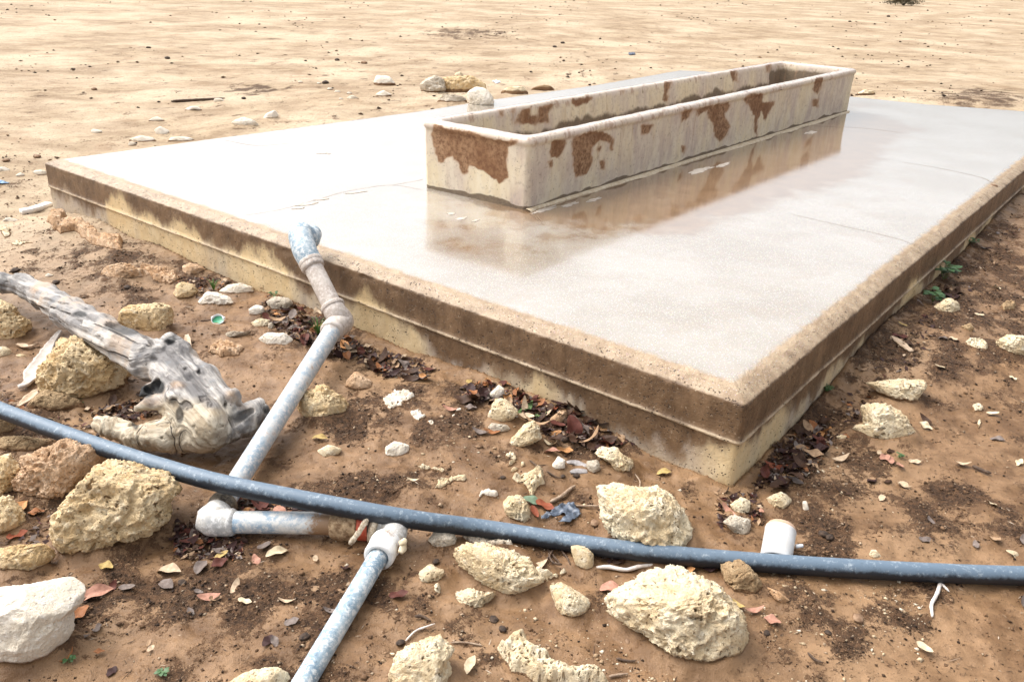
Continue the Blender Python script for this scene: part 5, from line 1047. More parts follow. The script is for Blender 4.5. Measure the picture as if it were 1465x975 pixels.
# --- blue crumpled plastic behind the hose
def sheet(label, tile, pts, mat, amp=.02, cat='plastic scrap', name='plastic_scrap', lift=.006):
    P = K(tile, pts); W = np.array([gat(x, y) for x, y in P]); poly = [(a[0], a[1]) for a in W]; x0, y0 = W[:, :2].min(0); x1, y1 = W[:, :2].max(0); st = .0028
    xs = np.arange(x0-.003, x1+.003, st); ys = np.arange(y0-.003, y1+.003, st); X, Y = np.meshgrid(xs, ys); x, y = X.ravel(), Y.ravel(); Q = np.stack([x, y, 0*x], 1)
    ins = inpoly(x, y, poly); z = ground_z(x, y)+lift+amp*(.55-np.abs(fbm(Q, 16, 3, 151))*2.1)*.8; z = np.maximum(z, ground_z(x, y)+.002)
    Fc = grid_faces(len(ys), len(xs)); Fc = Fc[ins[Fc].all(1)]; us = np.unique(Fc); mp = -np.ones(len(x), int); mp[us] = np.arange(len(us)); V = np.stack([x, y, z], 1)[us]
    ob = mesh_obj(name, V, mp[Fc], mat); md = ob.modifiers.new('thick', 'SOLIDIFY'); md.thickness = .0012; recenter(ob); return tag(ob, label, cat)
blue = mat_plain('blue_grey_plastic', (.04, .052, .075), (.10, .125, .165), 70, .35, .002, .5)
sheet('crumpled dark blue plastic scrap behind the hose next to the orange leaves', 'ctr', [(745, 870), (800, 840), (850, 800), (900, 785), (950, 790), (985, 830), (995, 860), (960, 880), (930, 915), (850, 910), (880, 880), (900, 865), (870, 850), (820, 870), (790, 880), (750, 888)], blue, .022)
sheet('flat blue scrap at the left edge of the sand', 'lft', [(-20, 195), (20, 192), (78, 210), (20, 217), (-20, 215)], mat_plain('faded_blue', (.12, .22, .36), (.2, .32, .46), 30, .5, .001), .01)
sheet('pale blue scrap right of the mossy rocks beyond the platform', 'bhd', [(618, 148), (650, 138), (685, 152), (650, 162)], mat_plain('pale_blue', (.50, .58, .66), (.62, .68, .74), 30, .5, .001), .02)
sheet('tiny dark blue scrap on the far sand above the trough', 1, [(1222, 228), (1250, 226), (1252, 236), (1225, 238)], blue, .02)

# --- leaves
def leaf_mesh(col, k, L=.045, Wd=.016, curl=.3, fold=.25, wav=.1):
    nm = 'leaf_%d' % k; n, m_ = 13, 7; V = []
    for i in range(n):
        u = i/(n-1); w = Wd*math.sin(math.pi*min(1, u**.85*.98+.01))**.75+.0003
        for j in range(m_):
            v = j/(m_-1)*2-1; V.append(((u-.5)*L, v*w, fold*abs(v)*w+curl*L*(u-.5)**2*2+wav*w*math.sin(u*9+k)*v))
    V = np.array(V); me = mesh_obj('leaf', np.concatenate([V, V-[0, 0, .0006]]), np.concatenate([grid_faces(n, m_), grid_faces(n, m_)[:, ::-1]+len(V)]), LEAFM, attrs={'col': np.tile(np.array([*col, 1.]), (2*len(V), 1))})
    d = me.data; bpy.data.objects.remove(me); return d
LEAFM = mat_col('dead_leaf', .6, .2, .6, 90)
PAL = {'dark brown': (.060, .030, .017), 'dark purplish': (.050, .024, .022), 'maroon': (.11, .035, .025), 'orange brown': (.32, .135, .055), 'bright orange': (.54, .27, .11), 'tan': (.38, .25, .15), 'pale tan': (.58, .44, .30), 'greyish': (.20, .16, .14), 'pinkish': (.46, .24, .17), 'yellow': (.50, .36, .14), 'cream': (.68, .56, .38), 'green': (.12, .20, .07), 'grey green': (.17, .24, .16), 'red': (.28, .080, .04)}
LM = {}
def get_leaf(c):
    if c not in LM: LM[c] = [leaf_mesh(PAL[c], k, .042+.007*(k % 4), .0105+.002*(k % 3), [.22, .1, -.15, .45, .05][k % 5], [.3, .1, .5, .15, .35][k % 5], [.1, .3, .2][k % 3]) for k in range(5)]
    return LM[c]
def leaf(x, y, c, label, sc=1., dz=.004, rot=None, tilt=.25, group=None, k=None):
    o = bpy.data.objects.new('leaf', random.choice(get_leaf(c)) if k is None else get_leaf(c)[k]); COL.objects.link(o)
    p = gat(x, y, dz); p[2] = ground_smooth(p[0], p[1])+dz+.003; o.location = [float(v) for v in p]
    o.rotation_euler = (random.gauss(0, tilt), random.gauss(0, tilt), random.uniform(0, 6.28) if rot is None else rot); o.scale = (sc, sc*random.uniform(.85, 1.2), sc)
    return tag(o, label, 'leaf', group)
def zone(poly, n, cols, phrase, group, zh=.02, sc=1., tilt=.35, keepout=None):
    P = np.array(poly); k = 0
    names = list(cols); wts = list(cols.values())
    while k < n:
        x, y = random.uniform(P[:, 0].min(), P[:, 0].max()), random.uniform(P[:, 1].min(), P[:, 1].max())
        if not inpoly([x], [y], poly)[0]: continue
        c = random.choices(names, wts)[0]
        leaf(x, y, c, '%s dead leaf %s' % (c, phrase), random.uniform(.7, 1.15)*sc, random.uniform(0, zh), None, tilt, group); k += 1
HEAP = K('ctr', [(250, 70), (430, 30), (560, 55), (640, 90), (900, 160), (1130, 270), (1330, 370), (1330, 430), (1050, 450), (930, 390), (800, 380), (740, 310), (620, 230), (520, 150), (400, 170), (270, 150)])
ALONG = K(4, [(0, 450), (120, 520), (330, 570), (400, 610), (330, 660), (150, 635), (60, 560), (0, 560)])
RISER = K('rsr', [(0, 490), (160, 560), (400, 670), (400, 740), (520, 790), (700, 860), (660, 960), (470, 940), (330, 860), (180, 840), (0, 700)])
CORNER = [(1082, 692), (1098, 660), (1120, 632), (1150, 612), (1180, 602), (1190, 632), (1165, 672), (1120, 700)]
dk = {'dark brown': 7, 'dark purplish': 4, 'maroon': 2.5, 'orange brown': 2, 'tan': 2.4, 'greyish': 1.6, 'bright orange': .5, 'pale tan': .8}
zone(HEAP, 78, dk, 'in the big litter heap along the front of the platform', 'leaves heaped along the front of the platform', .026, 1.4)
zone(ALONG, 34, {**dk, 'orange brown': 3, 'bright orange': 1}, 'at the platform foot right of the riser pipe', 'leaves at the platform foot by the riser pipe', .014, 1.3)
zone(RISER, 42, dk, 'in the litter around the foot of the riser pipe', 'leaves around the foot of the riser pipe', .020, 1.3)
zone(CORNER, 40, {**dk, 'orange brown': 1}, 'in the dark litter right of the platform corner', 'leaves right of the platform corner', .026, 1.3)
zone([(332, 716), (420, 712), (442, 730), (420, 736), (335, 738)], 9, {'pinkish': 2, 'maroon': 1, 'bright orange': 1, 'orange brown': 2}, 'between the hose and the horizontal pipe', 'leaves between the hose and the horizontal pipe', .01, 1.1)
zone([(255, 760), (300, 772), (345, 775), (340, 795), (270, 800), (245, 780)], 10, {'dark purplish': 3, 'maroon': 1, 'greyish': 1}, 'in the dark damp earth under the lower left elbow', 'dark leaves under the lower left elbow', .008, 1.1)
zone([(125, 585), (190, 560), (225, 570), (190, 590), (130, 610)], 12, {'tan': 2, 'greyish': 2, 'dark purplish': 1, 'dark brown': 2, 'pale tan': 1}, 'in the shaded gap between driftwood and yellow boulder', 'leaves in the gap by the driftwood', .012, 1.1)
zone([(120, 770), (430, 790), (560, 830), (430, 960), (130, 970), (110, 870)], 24, {'tan': 2, 'greyish': 2, 'maroon': .6, 'pale tan': 2, 'pinkish': 1, 'dark purplish': 1}, 'scattered on the dark earth at lower left', 'leaves scattered at lower left', .003, .8, .2)
zone([(1190, 560), (1300, 440), (1400, 330), (1465, 290), (1465, 900), (1200, 760)], 34, {'tan': 2, 'pale tan': 3, 'cream': 1, 'greyish': 2, 'dark brown': 3, 'dark purplish': 2}, 'scattered on the mud right of the platform', 'leaves scattered right of the platform', .003, 1., .25)
zone([(1020, 695), (1085, 690), (1095, 745), (1040, 760)], 9, {'dark purplish': 3, 'greyish': 1, 'pinkish': 1}, 'among the small stones above the white cup', 'leaves above the white cup', .006, .9)
zone([(1330, 420), (1345, 405), (1375, 410), (1370, 430)], 8, {'dark brown': 1, 'dark purplish': 1}, 'under the lower leafy weed', 'leaves under the lower weed', .01, 1.2)
# single leaves one can pick out
for x, y, t, c, lab, sc, rot in [
    (655, 205, 'ctr', 'green', 'upper of the two green leaves in the litter heap', 1.5, .9), (712, 238, 'ctr', 'green', 'lower of the two green leaves in the litter heap', 1.5, .15),
    (895, 450, 'ctr', 'bright orange', 'bright orange broken leaf in front of the litter heap', 1.4, -.3), (808, 415, 'ctr', 'cream', 'cream oval leaf left of the bright orange broken one', 1.1, -.8),
    (812, 458, 'ctr', 'pinkish', 'flat pinkish leaf below the cream oval one', 1.2, -.2), (840, 348, 'ctr', 'bright orange', 'curled orange leaf at the heap front beside the dark nut', 1.2, .3),
    (440, 340, 'ctr', 'orange brown', 'orange brown leaf on the low greyish stone', 1.1, .1), (305, 28, 'ctr', 'yellow', 'golden round leaf against the platform wall at the heap\'s left end', 1., 1.2),
    (530, 42, 'ctr', 'bright orange', 'orange yellow leaf above the small bright white stone', 1.2, -.3), (400, 45, 'ctr', 'orange brown', 'orange leaf between the golden leaf and the bright white stone', 1.1, .5),
    (598, 105, 'ctr', 'orange brown', 'upright orange leaf behind the pale mossy stone', 1.1, 1.2), (830, 195, 'ctr', 'red', 'brick red leaf behind the tan angular stone', 1.3, .5),
    (775, 790, 'ctr', 'red', 'glossy red orange leaf, upper of two left of the blue plastic', 1.5, -.5), (710, 835, 'ctr', 'red', 'glossy red leaf, lower of two left of the blue plastic', 1.4, -1.2), (690, 765, 'ctr', 'grey green', 'narrow grey green leaf touching the glossy red leaves', 1.3, -.15),
    (190, 200, 'ctr', 'pinkish', 'pinkish leaf beside the white scrap of stone', 1.1, -.3), (315, 188, 'ctr', 'greyish', 'grey brown leaf left of the pale mossy stone', 1.2, -.1), (375, 340, 'ctr', 'greyish', 'folded grey leaf left of the low greyish stone', 1.1, -.3),
    (415, 595, 6, 'pinkish', 'pink grey pointed leaf right of the white boulder', 1.7, .6), (340, 680, 6, 'orange brown', 'rust brown leaf against the white boulder', 1.5, 1.1), (455, 480, 6, 'yellow', 'yellow curled leaf below the ochre boulder', 1.2, -.3),
    (545, 572, 6, 'greyish', 'flat grey leaf right of the pink grey pointed leaf', 1.2, .1), (722, 497, 6, 'pale tan', 'long pale brown leaf in the middle of the dark earth', 1.5, -.2), (940, 465, 6, 'maroon', 'dark maroon leaf under the horizontal pipe', 1.3, .8),
    (950, 432, 6, 'yellow', 'narrow yellow green leaf above the dark maroon one', 1.1, .4), (1185, 420, 6, 'cream', 'cream oval leaf below the horizontal pipe', 1.3, .6), (898, 612, 6, 'pinkish', 'small reddish leaf on the dark earth', 1.1, .1), (1048, 628, 6, 'cream', 'pale torn leaf right of the small reddish one', .9, -.2), (860, 480, 6, 'greyish', 'mauve grey leaf left of the dark maroon one', 1.1, 1.4), (1130, 395, 6, 'greyish', 'withered grey leaf under the muddy end of the horizontal pipe', 1.2, .9),
    (75, 345, 6, 'red', 'red leaf lying between the rocks at the left edge', 1.3, .5), (85, 235, 6, 'bright orange', 'orange forked leaf standing beside the lumpy boulder', 1.4, 1.4), (155, 250, 6, 'orange brown', 'rust leaf right of the orange forked one', 1.3, .2), (285, 860, 6, 'orange brown', 'orange leaf standing at the right foot of the white boulder', 1.2, 1.3), (425, 845, 6, 'orange brown', 'orange crumb of leaf at the very bottom left', .7, .3),
    (710, 210, 'elb', 'bright orange', 'lone yellow leaf right of the sloping pipe', 1., .1) if False else (867, 130, 'elb', 'yellow', 'lone yellow leaf on the mud right of the sloping pipe', 1.1, 0),
    (540, 905, 7, 'cream', 'large cream leaf beside the porous stone at the bottom', 1.4, 1.1), (835, 480, 7, 'pale tan', 'pale leaf on the wide flat porous white stone', 1.1, .4), (1145, 572, 7, 'pinkish', 'pink leaf right of the cream fan shaped stone', 1.2, 0), (1375, 78, 7, 'yellow', 'yellow leaf near the foot of the platform corner', 1., .1),
    (240, 600, 7, 'maroon', 'reddish brown leaf right of the lowest pipe', 1.2, .2), (300, 112, 7, 'cream', 'tiny cream leaf above the hose in the open mud', .7, 0),
    (20, 498, 8, 'bright orange', 'yellow orange leaf under the hose left of the brown stone', 1.2, -.2), (248, 650, 8, 'yellow', 'round yellow leaf right of the largest pale boulder', .9, -1), (310, 670, 8, 'pinkish', 'round pinkish leaf right of the round yellow one', 1., .3), (388, 712, 8, 'pinkish', 'narrow pink leaf below the hose', 1.2, -.4), (1038, 830, 8, 'cream', 'cream pointed leaf at lower right', 1.2, -.9), (125, 488, 8, 'dark purplish', 'dark folded leaf under the hose', 1.2, 0),
    (870, 15, 8, 'pinkish', 'largest pink brown leaf of the little fan right of the corner', 1.2, .5), (895, 28, 8, 'pinkish', 'second pink brown leaf of the little fan', 1.1, 1.), (932, 50, 8, 'pinkish', 'outermost pink brown leaf of the little fan', 1.1, 1.5), (1195, 42, 8, 'pale tan', 'pale tan leaf above the dark splinter', 1.1, -.2), (680, 22, 8, 'pale tan', 'thin pale leaf left of the little pink fan', 1.2, .3), (395, 55, 8, 'red', 'long red leaf under the dark litter at the corner', 1.5, 0), (575, 890, 'rsr', 'bright orange', 'orange leaf', 1., 0) if False else (125, 800, 'rgt', 'bright orange', 'orange leaf at the edge of the dark litter by the corner', 1.2, .3),
    (592, 762, 'rgt', 'cream', 'cream pointed leaf beside the peaked layered rock', 1.3, -.6), (885, 708, 'rgt', 'cream', 'white leaf near the right edge below the pale leaves', 1.2, -.3), (655, 505, 'rgt', 'cream', 'yellow cream leaf between the boot shaped rock and the pale leaves', 1.2, -.2), (490, 320, 'rgt', 'yellow', 'yellow leaf close to the platform right side', 1.2, -.2), (825, 278, 'rgt', 'cream', 'pale leaf left of the dull half buried stone', 1.2, -.3), (480, 370, 'rgt', 'maroon', 'glossy maroon leaf beside the long tan bark strip', 1.5, -.5), (515, 405, 'rgt', 'dark brown', 'black brown leaf at the end of the long tan bark strip', 1.5, -.8),
    (210, 600, 'rsr', 'orange brown', 'orange leaf behind the brownish grey stone', 1.2, -.8), (130, 635, 'rsr', 'orange brown', 'broad orange leaf on the brownish grey stone', 1.3, .4), (73, 652, 'rsr', 'bright orange', 'small orange leaf left of the broad orange one', .9, 0), (412, 745, 'rsr', 'bright orange', 'bright orange leaf beneath the collar of the riser pipe', .8, .4), (680, 862, 'rsr', 'pale tan', 'tan leaf right of the riser pipe foot', 1.1, .5),
    (380, 780, 3, 'pale tan', 'light brown leaf on the ground left of the driftwood root', 1.1, .6)]:
    x0, y0 = K(t, [(x, y)])[0]; leaf(x0, y0, c, lab, sc*.86, .006, rot, .15)
leaf_n = len([o for o in bpy.data.objects if o.name.startswith('leaf')])

# nut in the litter heap, droppings and clods
clod = mat_plain('dark_clod', (.022, .014, .010), (.07, .042, .026), 80, .8, .004); peb = mat_plain('brown_pebble', (.16, .09, .05), (.28, .18, .11), 60, .8, .003)
def nub(label, x, y, r, mat, cat, name, group=None, flat=.55):
    r = r*(.72 if r > .02 else 1)
    S, Fc = ico(3 if r < .02 else 4); p = gat(x, y, r*flat*.6); Q = S+random.uniform(-9, 9)
    V = S*(1+.28*fbm(Q, 1.6, 3, 5))[:, None]*np.array([1.15, .95, flat])*r
    o = mesh_obj(name, V, Fc, mat); o.location = [float(v) for v in p]; o.rotation_euler = (0, 0, random.uniform(0, 6)); return tag(o, label, cat, group)
x, y = K('ctr', [(900, 382)])[0]; nub('round dark nut at the front of the litter heap', x, y, .011, clod, 'nut', 'nut', flat=.95)
for t, x, y, r, lab in [('mid', 303, 345, .022, 'black crusty clod on the mud below the flat pinkish rock'), ('lft', 105, 812, .028, 'dark flat clod left of the dung patch, nearest the left edge'), ('lft', 390, 895, .024, 'dark clod just above the driftwood trunk'), ('lft', 372, 945, .020, 'small dark blue grey clod touching the driftwood trunk'),
     ('lft', 42, 45, .030, 'brown lump of dung on the sand at the left edge'), ('lft', 262, 18, .032, 'greenish lump on the sand left of the platform\'s far edge'), (0, 157, 668, .030, 'mossy green lump by the platform\'s far left corner'), (0, 403, 381, .038, 'isolated brown lump in the middle of the left sand'),
     (7, 400, 457, .010, 'black pebble beside the small knobbly white stone'), (7, 648, 705, .012, 'dark brown clod in the open mud, largest of the little cluster'), (7, 685, 745, .010, 'dark clod below the largest of the little cluster'), (7, 1225, 797, .010, 'lone brown dropping below the cream fan shaped stone'),
     (7, 248, 803, .010, 'black dropping on the dark twig at bottom'), (7, 1080, 292, .014, 'brown clod left of the big pitted cream boulder'), ('ctr', 515, 614, .008, 'round black dropping left of the spiky buried stone'), ('ctr', 885, 607, .008, 'round black dropping at the end of the curved twig'), ('ctr', 968, 603, .010, 'dark dropping below the lower grey bark strip'),
     (8, 607, 338, .013, 'dark clod right of the white cup, left of a pair'), (8, 633, 352, .012, 'dark clod right of the white cup, right of a pair'), (8, 365, 762, .009, 'dark dropping right of the largest pale boulder'), (8, 627, 760, .008, 'single dark dropping low in the right mud'), (8, 755, 700, .014, 'flat brown clod low in the right mud'), (6, 1302, 778, .012, 'black clod left of the lowest pipe'), (6, 778, 546, .011, 'black clod on the dark earth below the long pale leaf'),
     (2, 885, 70, .07, 'dark lump on the far sand below the little shrub'), (2, 720, 92, .05, 'dark lump on the far sand left of the one below the shrub'), (2, 1322, 90, .05, 'dark lump on the far sand right of the shrub'), (1, 908, 200, .045, 'black dropping on the sand behind the trough, lower of a pair'), (1, 942, 183, .045, 'black dropping on the sand behind the trough, upper of a pair'),
     (1, 92, 268, .05, 'brown lump on the sand left of the mossy rocks'), (0, 716, 248, .045, 'dark lump high on the left sand'), (0, 1442, 256, .045, 'black lump on the sand above the pale lumps'), (0, 1392, 353, .05, 'reddish brown lump on the sand right of the dark dung patch'), (0, 1042, 420, .03, 'mottled clod right of the long dark stick'), (0, 635, 204, .04, 'dark speck of dung on the upper left sand')]:
    x, y = K(t, [(x, y)])[0]; nub(lab, x, y, r, clod if 'black' in lab or 'dark' in lab else peb, 'clod', 'clod')

# --- weeds and grass
gm = mat_col('green_leaf', .5, .4, .4, 50)
def weed(label, x, y, n, hgt, L, cat='weed', name='weed', blade=False, dz=0):
    p = gat(x, y); root = empty(name, p); tag(root, label, cat); rs = random.Random(hash_str(label)); SV, SF, LV, LF = [], [], [], []
    def addtube(a, b, r, acc):
        V, Fc = tube_mesh(np.array([a+(b-a)*t for t in np.linspace(0, 1, 5)]), r, 6); k = sum(len(v) for v in acc[0]); acc[0].append(V); acc[1].extend([[i+k for i in f] for f in Fc])
    S = ([], [])
    for i in range(n):
        az = rs.uniform(0, 6.28); ln = hgt*rs.uniform(.6, 1.1); out = rs.uniform(.2, .8)*ln; tip = np.array([math.cos(az)*out, math.sin(az)*out, ln*(1 if not blade else .9)])
        if blade:
            q = catmull([np.zeros(3), tip*.5+[0, 0, ln*.25], tip], .004); w = np.interp(np.linspace(0, 1, len(q)), [0, .5, 1], [.0016, .0018, .0002]); sd2 = np.array([-math.sin(az), math.cos(az), 0]); k = len(LV); LV += list(q+sd2*w[:, None])+list(q-sd2*w[:, None]); m_ = len(q); LF += [[k+j, k+j+1, k+m_+j+1, k+m_+j] for j in range(m_-1)]
        else:
            addtube(np.zeros(3), tip, .0012, S)
            for j in range(4):
                a2 = az+(j-1.5)*.95; d = np.array([math.cos(a2), math.sin(a2), rs.uniform(-.1, .35)]); d /= np.linalg.norm(d); s_ = np.cross(d, [0, 0, 1]); s_ /= np.linalg.norm(s_); l = L*rs.uniform(.6, 1.1); k = len(LV)
                for u, wv, hz in [(0, .05, 0), (.25, .26, .03), (.5, .36, .04), (.75, .24, .0), (1, .01, -.06)]: LV += [tip*(.75+.08*j)+d*u*l+s_*wv*l+[0, 0, hz*l+.08*l*wv], tip*(.75+.08*j)+d*u*l-s_*wv*l+[0, 0, hz*l+.08*l*wv]]
                LF += [[k+2*q, k+2*q+1, k+2*q+3, k+2*q+2] for q in range(4)]
    g1 = (.055, .125, .04) if not blade else (.09, .20, .04)
    if S[0]:
        o = mesh_obj('stem', np.concatenate(S[0]), S[1], gm, root, attrs={'col': np.tile([.12, .16, .05, 1.], (sum(len(v) for v in S[0]), 1))})
    o = mesh_obj('foliage' if not blade else 'blades', np.array(LV), LF, gm, root, attrs={'col': np.tile([*g1, 1.], (len(LV), 1))}); return root
weed('upper leafy green weed growing at the foot of the platform\'s right side', 1350, 402, 7, .085, .05)
weed('lower leafy green weed above the small tan rock', 1334, 432, 7, .05, .045)
weed('little dark green sprig at the platform foot right of the corner', 1184, 562, 8, .03, .015)
weed('tiny green weed higher up the platform\'s right side', 1388, 352, 4, .04, .025)
weed('green grass tuft by the foot of the riser pipe', 455, 480, 26, .075, .02, 'grass tuft', 'grass_tuft', True)
weed('green grass tuft above the angular grey white stone', 306, 416, 18, .06, .02, 'grass tuft', 'grass_tuft', True)
weed('tiny green sprout between the hose and the yellow pitted boulder', 113, 580, 3, .022, .022, 'sprout', 'sprout')
weed('tiny green sprout right of the white boulder', 100, 948, 2, .015, .014, 'sprout', 'sprout')
weed('tiny green sprout at the bottom edge of the dark earth', 232, 964, 3, .012, .015, 'sprout', 'sprout')
weed('little green shoot beside the pink leaf fan', 1286, 655, 3, .02, .014, 'sprout', 'sprout')
weed('green shoot among the leaves above the brownish grey stone', 388, 428, 3, .03, .02, 'sprout', 'sprout')
# --- far shrub
p = gat(1292, 8); root = empty('shrub', p); tag(root, 'small dark shrub alone on the far sand at top right', 'shrub'); LV, LF = [], []; rs = np.random.default_rng(4)
for i in range(1500):
    v = rs.normal(size=3); v /= np.linalg.norm(v); q = v*rs.uniform(.3, 1)**.5*np.array([.55, .5, .36])*(1+.35*math.sin(v[0]*5+v[2]*7)); q[2] = abs(q[2])*.9+.06; a = rs.normal(size=3)*.03; b = rs.normal(size=3)*.03; k = len(LV); LV += [q, q+a, q+b]; LF.append([k, k+1, k+2])
mesh_obj('foliage', np.array(LV), LF, mat_plain('dark_scrub', (.035, .03, .012), (.08, .06, .03), 8, .8, .001), root, smooth=False)
acc = []; fa = []
for i in range(14):
    az = i*2.4; V, Fc = tube_mesh(np.array([[0, 0, -.03], [math.cos(az)*.12, math.sin(az)*.12, .14], [math.cos(az)*.34, math.sin(az)*.32, .32]]), [.015, .010, .004], 5); k = sum(len(v) for v in acc); acc.append(V); fa += [[j+k for j in f] for f in Fc]
mesh_obj('branches', np.concatenate(acc), fa, tw_d, root)

# ================================================================ COUNTLESS STUFF
OCT = np.array([(1, 0, 0), (-1, 0, 0), (0, 1, 0), (0, -1, 0), (0, 0, 1), (0, 0, -.6)], float); OF = np.array([(0, 2, 4), (2, 1, 4), (1, 3, 4), (3, 0, 4), (2, 0, 5), (1, 2, 5), (3, 1, 5), (0, 3, 5)])
def on_slab(x, y):
    poly = [(p[0], p[1]) for p in SLAB_POLY]; return inpoly(x, y, poly) | (dist_poly(x, y, poly) < .004)
def scatter(name, x, y, r, cols, kind_mat, lift=.3, flat=.7, label=None, cat=None, z=None):
    n = len(x); z = ground_z(x, y) if z is None else z; a = RNG.uniform(0, 6.28, n); ca, sa = np.cos(a), np.sin(a)
    B = OCT[None]*RNG.uniform(.55, 1.25, (n, 6, 1)); B = B+RNG.normal(0, .14, (n, 6, 3)); B[:, :, 0] *= 1.25; X = B[:, :, 0]*ca[:, None]-B[:, :, 1]*sa[:, None]; Y = B[:, :, 0]*sa[:, None]+B[:, :, 1]*ca[:, None]
    V = np.stack([x[:, None]+X*r[:, None], y[:, None]+Y*r[:, None], z[:, None]+B[:, :, 2]*r[:, None]*flat+(r*lift)[:, None]], -1).reshape(-1, 3)
    Fc = (OF[None]+np.arange(n)[:, None, None]*6).reshape(-1, 3); C = np.concatenate([np.repeat(cols, 6, 0), np.ones((n*6, 1))], 1)
    o = mesh_obj(name, V, Fc, kind_mat, attrs={'col': C}, smooth=False); return tag(o, label, cat, kind='stuff')
crm = mat_col('soil_crumb', .85, .3, .5, 200)
# crumbs close by, thickest in the dark patches
N0 = 170000; y = 1.15+RNG.uniform(0, 1, N0)**1.6*5.0; x = RNG.uniform(-1, 1, N0)*(.75*y+.4); mk = crumb_mask(x, y, g_base(x, y)); keep = (RNG.uniform(0, 1, N0) < .10+.75*mk**1.5) & ~on_slab(x, y); x, y, mk = x[keep], y[keep], mk[keep]
r = (.0012+.0034*RNG.uniform(0, 1, len(x))**4)*(1+.25*(y-1.5))*1.1; base = np.array([(.030, .017, .010), (.055, .030, .016), (.10, .055, .028), (.20, .115, .06), (.42, .32, .22)]); ci = RNG.choice(5, len(x), p=[.30, .29, .2, .11, .10])
scatter('soil_crumbs', x, y, r, base[ci]*RNG.uniform(.7, 1.3, (len(x), 1)), crm, label='dark crumbs of earth and dung strewn over the mud', cat='soil')
# lumps of the mud itself
N2 = 42000; y = 1.15+RNG.uniform(0, 1, N2)**1.5*5.5; x = RNG.uniform(-1, 1, N2)*(.75*y+.4); mk = crumb_mask(x, y, g_base(x, y)); keep = (RNG.uniform(0, 1, N2) < .12+.5*mk) & ~on_slab(x, y); x, y = x[keep], y[keep]
r = (.002+.007*RNG.uniform(0, 1, len(x))**4)*(1+.12*(y-1.5)); pl = np.array([(.10, .054, .026), (.15, .085, .044), (.21, .125, .068), (.27, .17, .098), (.40, .29, .19)]); ci = RNG.choice(5, len(x), p=[.2, .3, .25, .17, .08])
scatter('soil_lumps', x, y, r, pl[ci]*RNG.uniform(.8, 1.2, (len(x), 1)), crm, label='small lumps of damp soil lying all over the mud', cat='soil', lift=.05, flat=.55)
# grit and droppings on the open sand
N1 = 42000; y = 4.5+RNG.uniform(0, 1, N1)**1.5*40; x = RNG.uniform(-1, 1, N1)*(.72*y+.5); cl = fbm(np.stack([x*.6, y*.25, 0*x], 1), 1, 3, 99); keep = (RNG.uniform(0, 1, N1) < np.clip(.05+1.9*cl, .03, 1)) & ~on_slab(x, y); x, y = x[keep], y[keep]
r = (.003+.018*RNG.uniform(0, 1, len(x))**7)*(1+.035*y); ci = RNG.choice(5, len(x), p=[.27, .3, .25, .08, .10]); scatter('sand_grit', x, y, r, base[ci], crm, label='small dark droppings and grit scattered over the open sand', cat='grit', flat=.5)
# broken leaf bits under the litter
lx, ly, lz = [], [], []
for poly, cnt, hgt in [(HEAP, 1500, .012), (ALONG, 500, .005), (RISER, 800, .008), (CORNER, 800, .012), ([(1180, 600), (1465, 300), (1465, 330), (1210, 640)], 700, .004), ([(130, 590), (225, 565), (235, 590), (140, 620)], 500, .008), ([(250, 745), (350, 770), (345, 800), (250, 800)], 500, .006), ([(810, 770), (980, 795), (980, 815), (800, 800)], 350, .006), ([(330, 714), (445, 716), (440, 740), (330, 740)], 300, .006), ([(1020, 695), (1085, 690), (1095, 750), (1030, 760)], 260, .004), ([(250, 400), (330, 395), (340, 420), (280, 430)], 260, .01), ([(0, 560), (120, 590), (250, 690), (60, 800), (0, 780)], 500, .006)]:
    P = np.array(poly); X = RNG.uniform(P[:, 0].min(), P[:, 0].max(), cnt*3); Y = RNG.uniform(P[:, 1].min(), P[:, 1].max(), cnt*3); ok = inpoly(X, Y, poly); X, Y = X[ok][:cnt], Y[ok][:cnt]
    zc = -.29; pts = np.array([at(a, b, -.30) for a, b in zip(X, Y)])
    for _ in range(3):
        zz = ground_smooth(pts[:, 0], pts[:, 1]); d = pts-CAM; pts = CAM+d*((zz-CAMH)/d[:, 2])[:, None]
    lx.append(pts[:, 0]); ly.append(pts[:, 1]); lz.append(zz+RNG.uniform(0, 1, len(zz))**1.5*hgt)
x, y, z = np.concatenate(lx), np.concatenate(ly), np.concatenate(lz); ok = ~on_slab(x, y); x, y, z = x[ok], y[ok], z[ok]; n = len(x)
L = RNG.uniform(.006, .017, n); Wd = L*RNG.uniform(.3, .6, n); d = RNG.normal(size=(n, 3))*[1, 1, .35]; d /= np.linalg.norm(d, axis=1)[:, None]; s_ = np.cross(d, RNG.normal(size=(n, 3))*[.4, .4, 0]+[0, 0, 1]); s_ /= np.linalg.norm(s_, axis=1)[:, None]; c = np.stack([x, y, z+.003], 1); up_ = np.array([0, 0, 1])
V = np.stack([c-d*L[:, None], c-s_*Wd[:, None]+up_*(.25*Wd)[:, None], c+d*L[:, None], c+s_*Wd[:, None]+up_*(.25*Wd)[:, None]], 1).reshape(-1, 3); Fc = np.arange(4*n).reshape(-1, 4)
pal = np.array([PAL[k] for k in ('dark brown', 'dark purplish', 'greyish', 'tan', 'maroon', 'orange brown', 'pale tan')]); ci = RNG.choice(7, n, p=[.40, .27, .13, .07, .06, .04, .03])
o = mesh_obj('leaf_litter', V, Fc, LEAFM, attrs={'col': np.concatenate([np.repeat(pal[ci], 4, 0), np.ones((4*n, 1))], 1)}, smooth=False); tag(o, 'broken bits of dead leaf filling the litter heaps', 'leaf litter', kind='stuff')

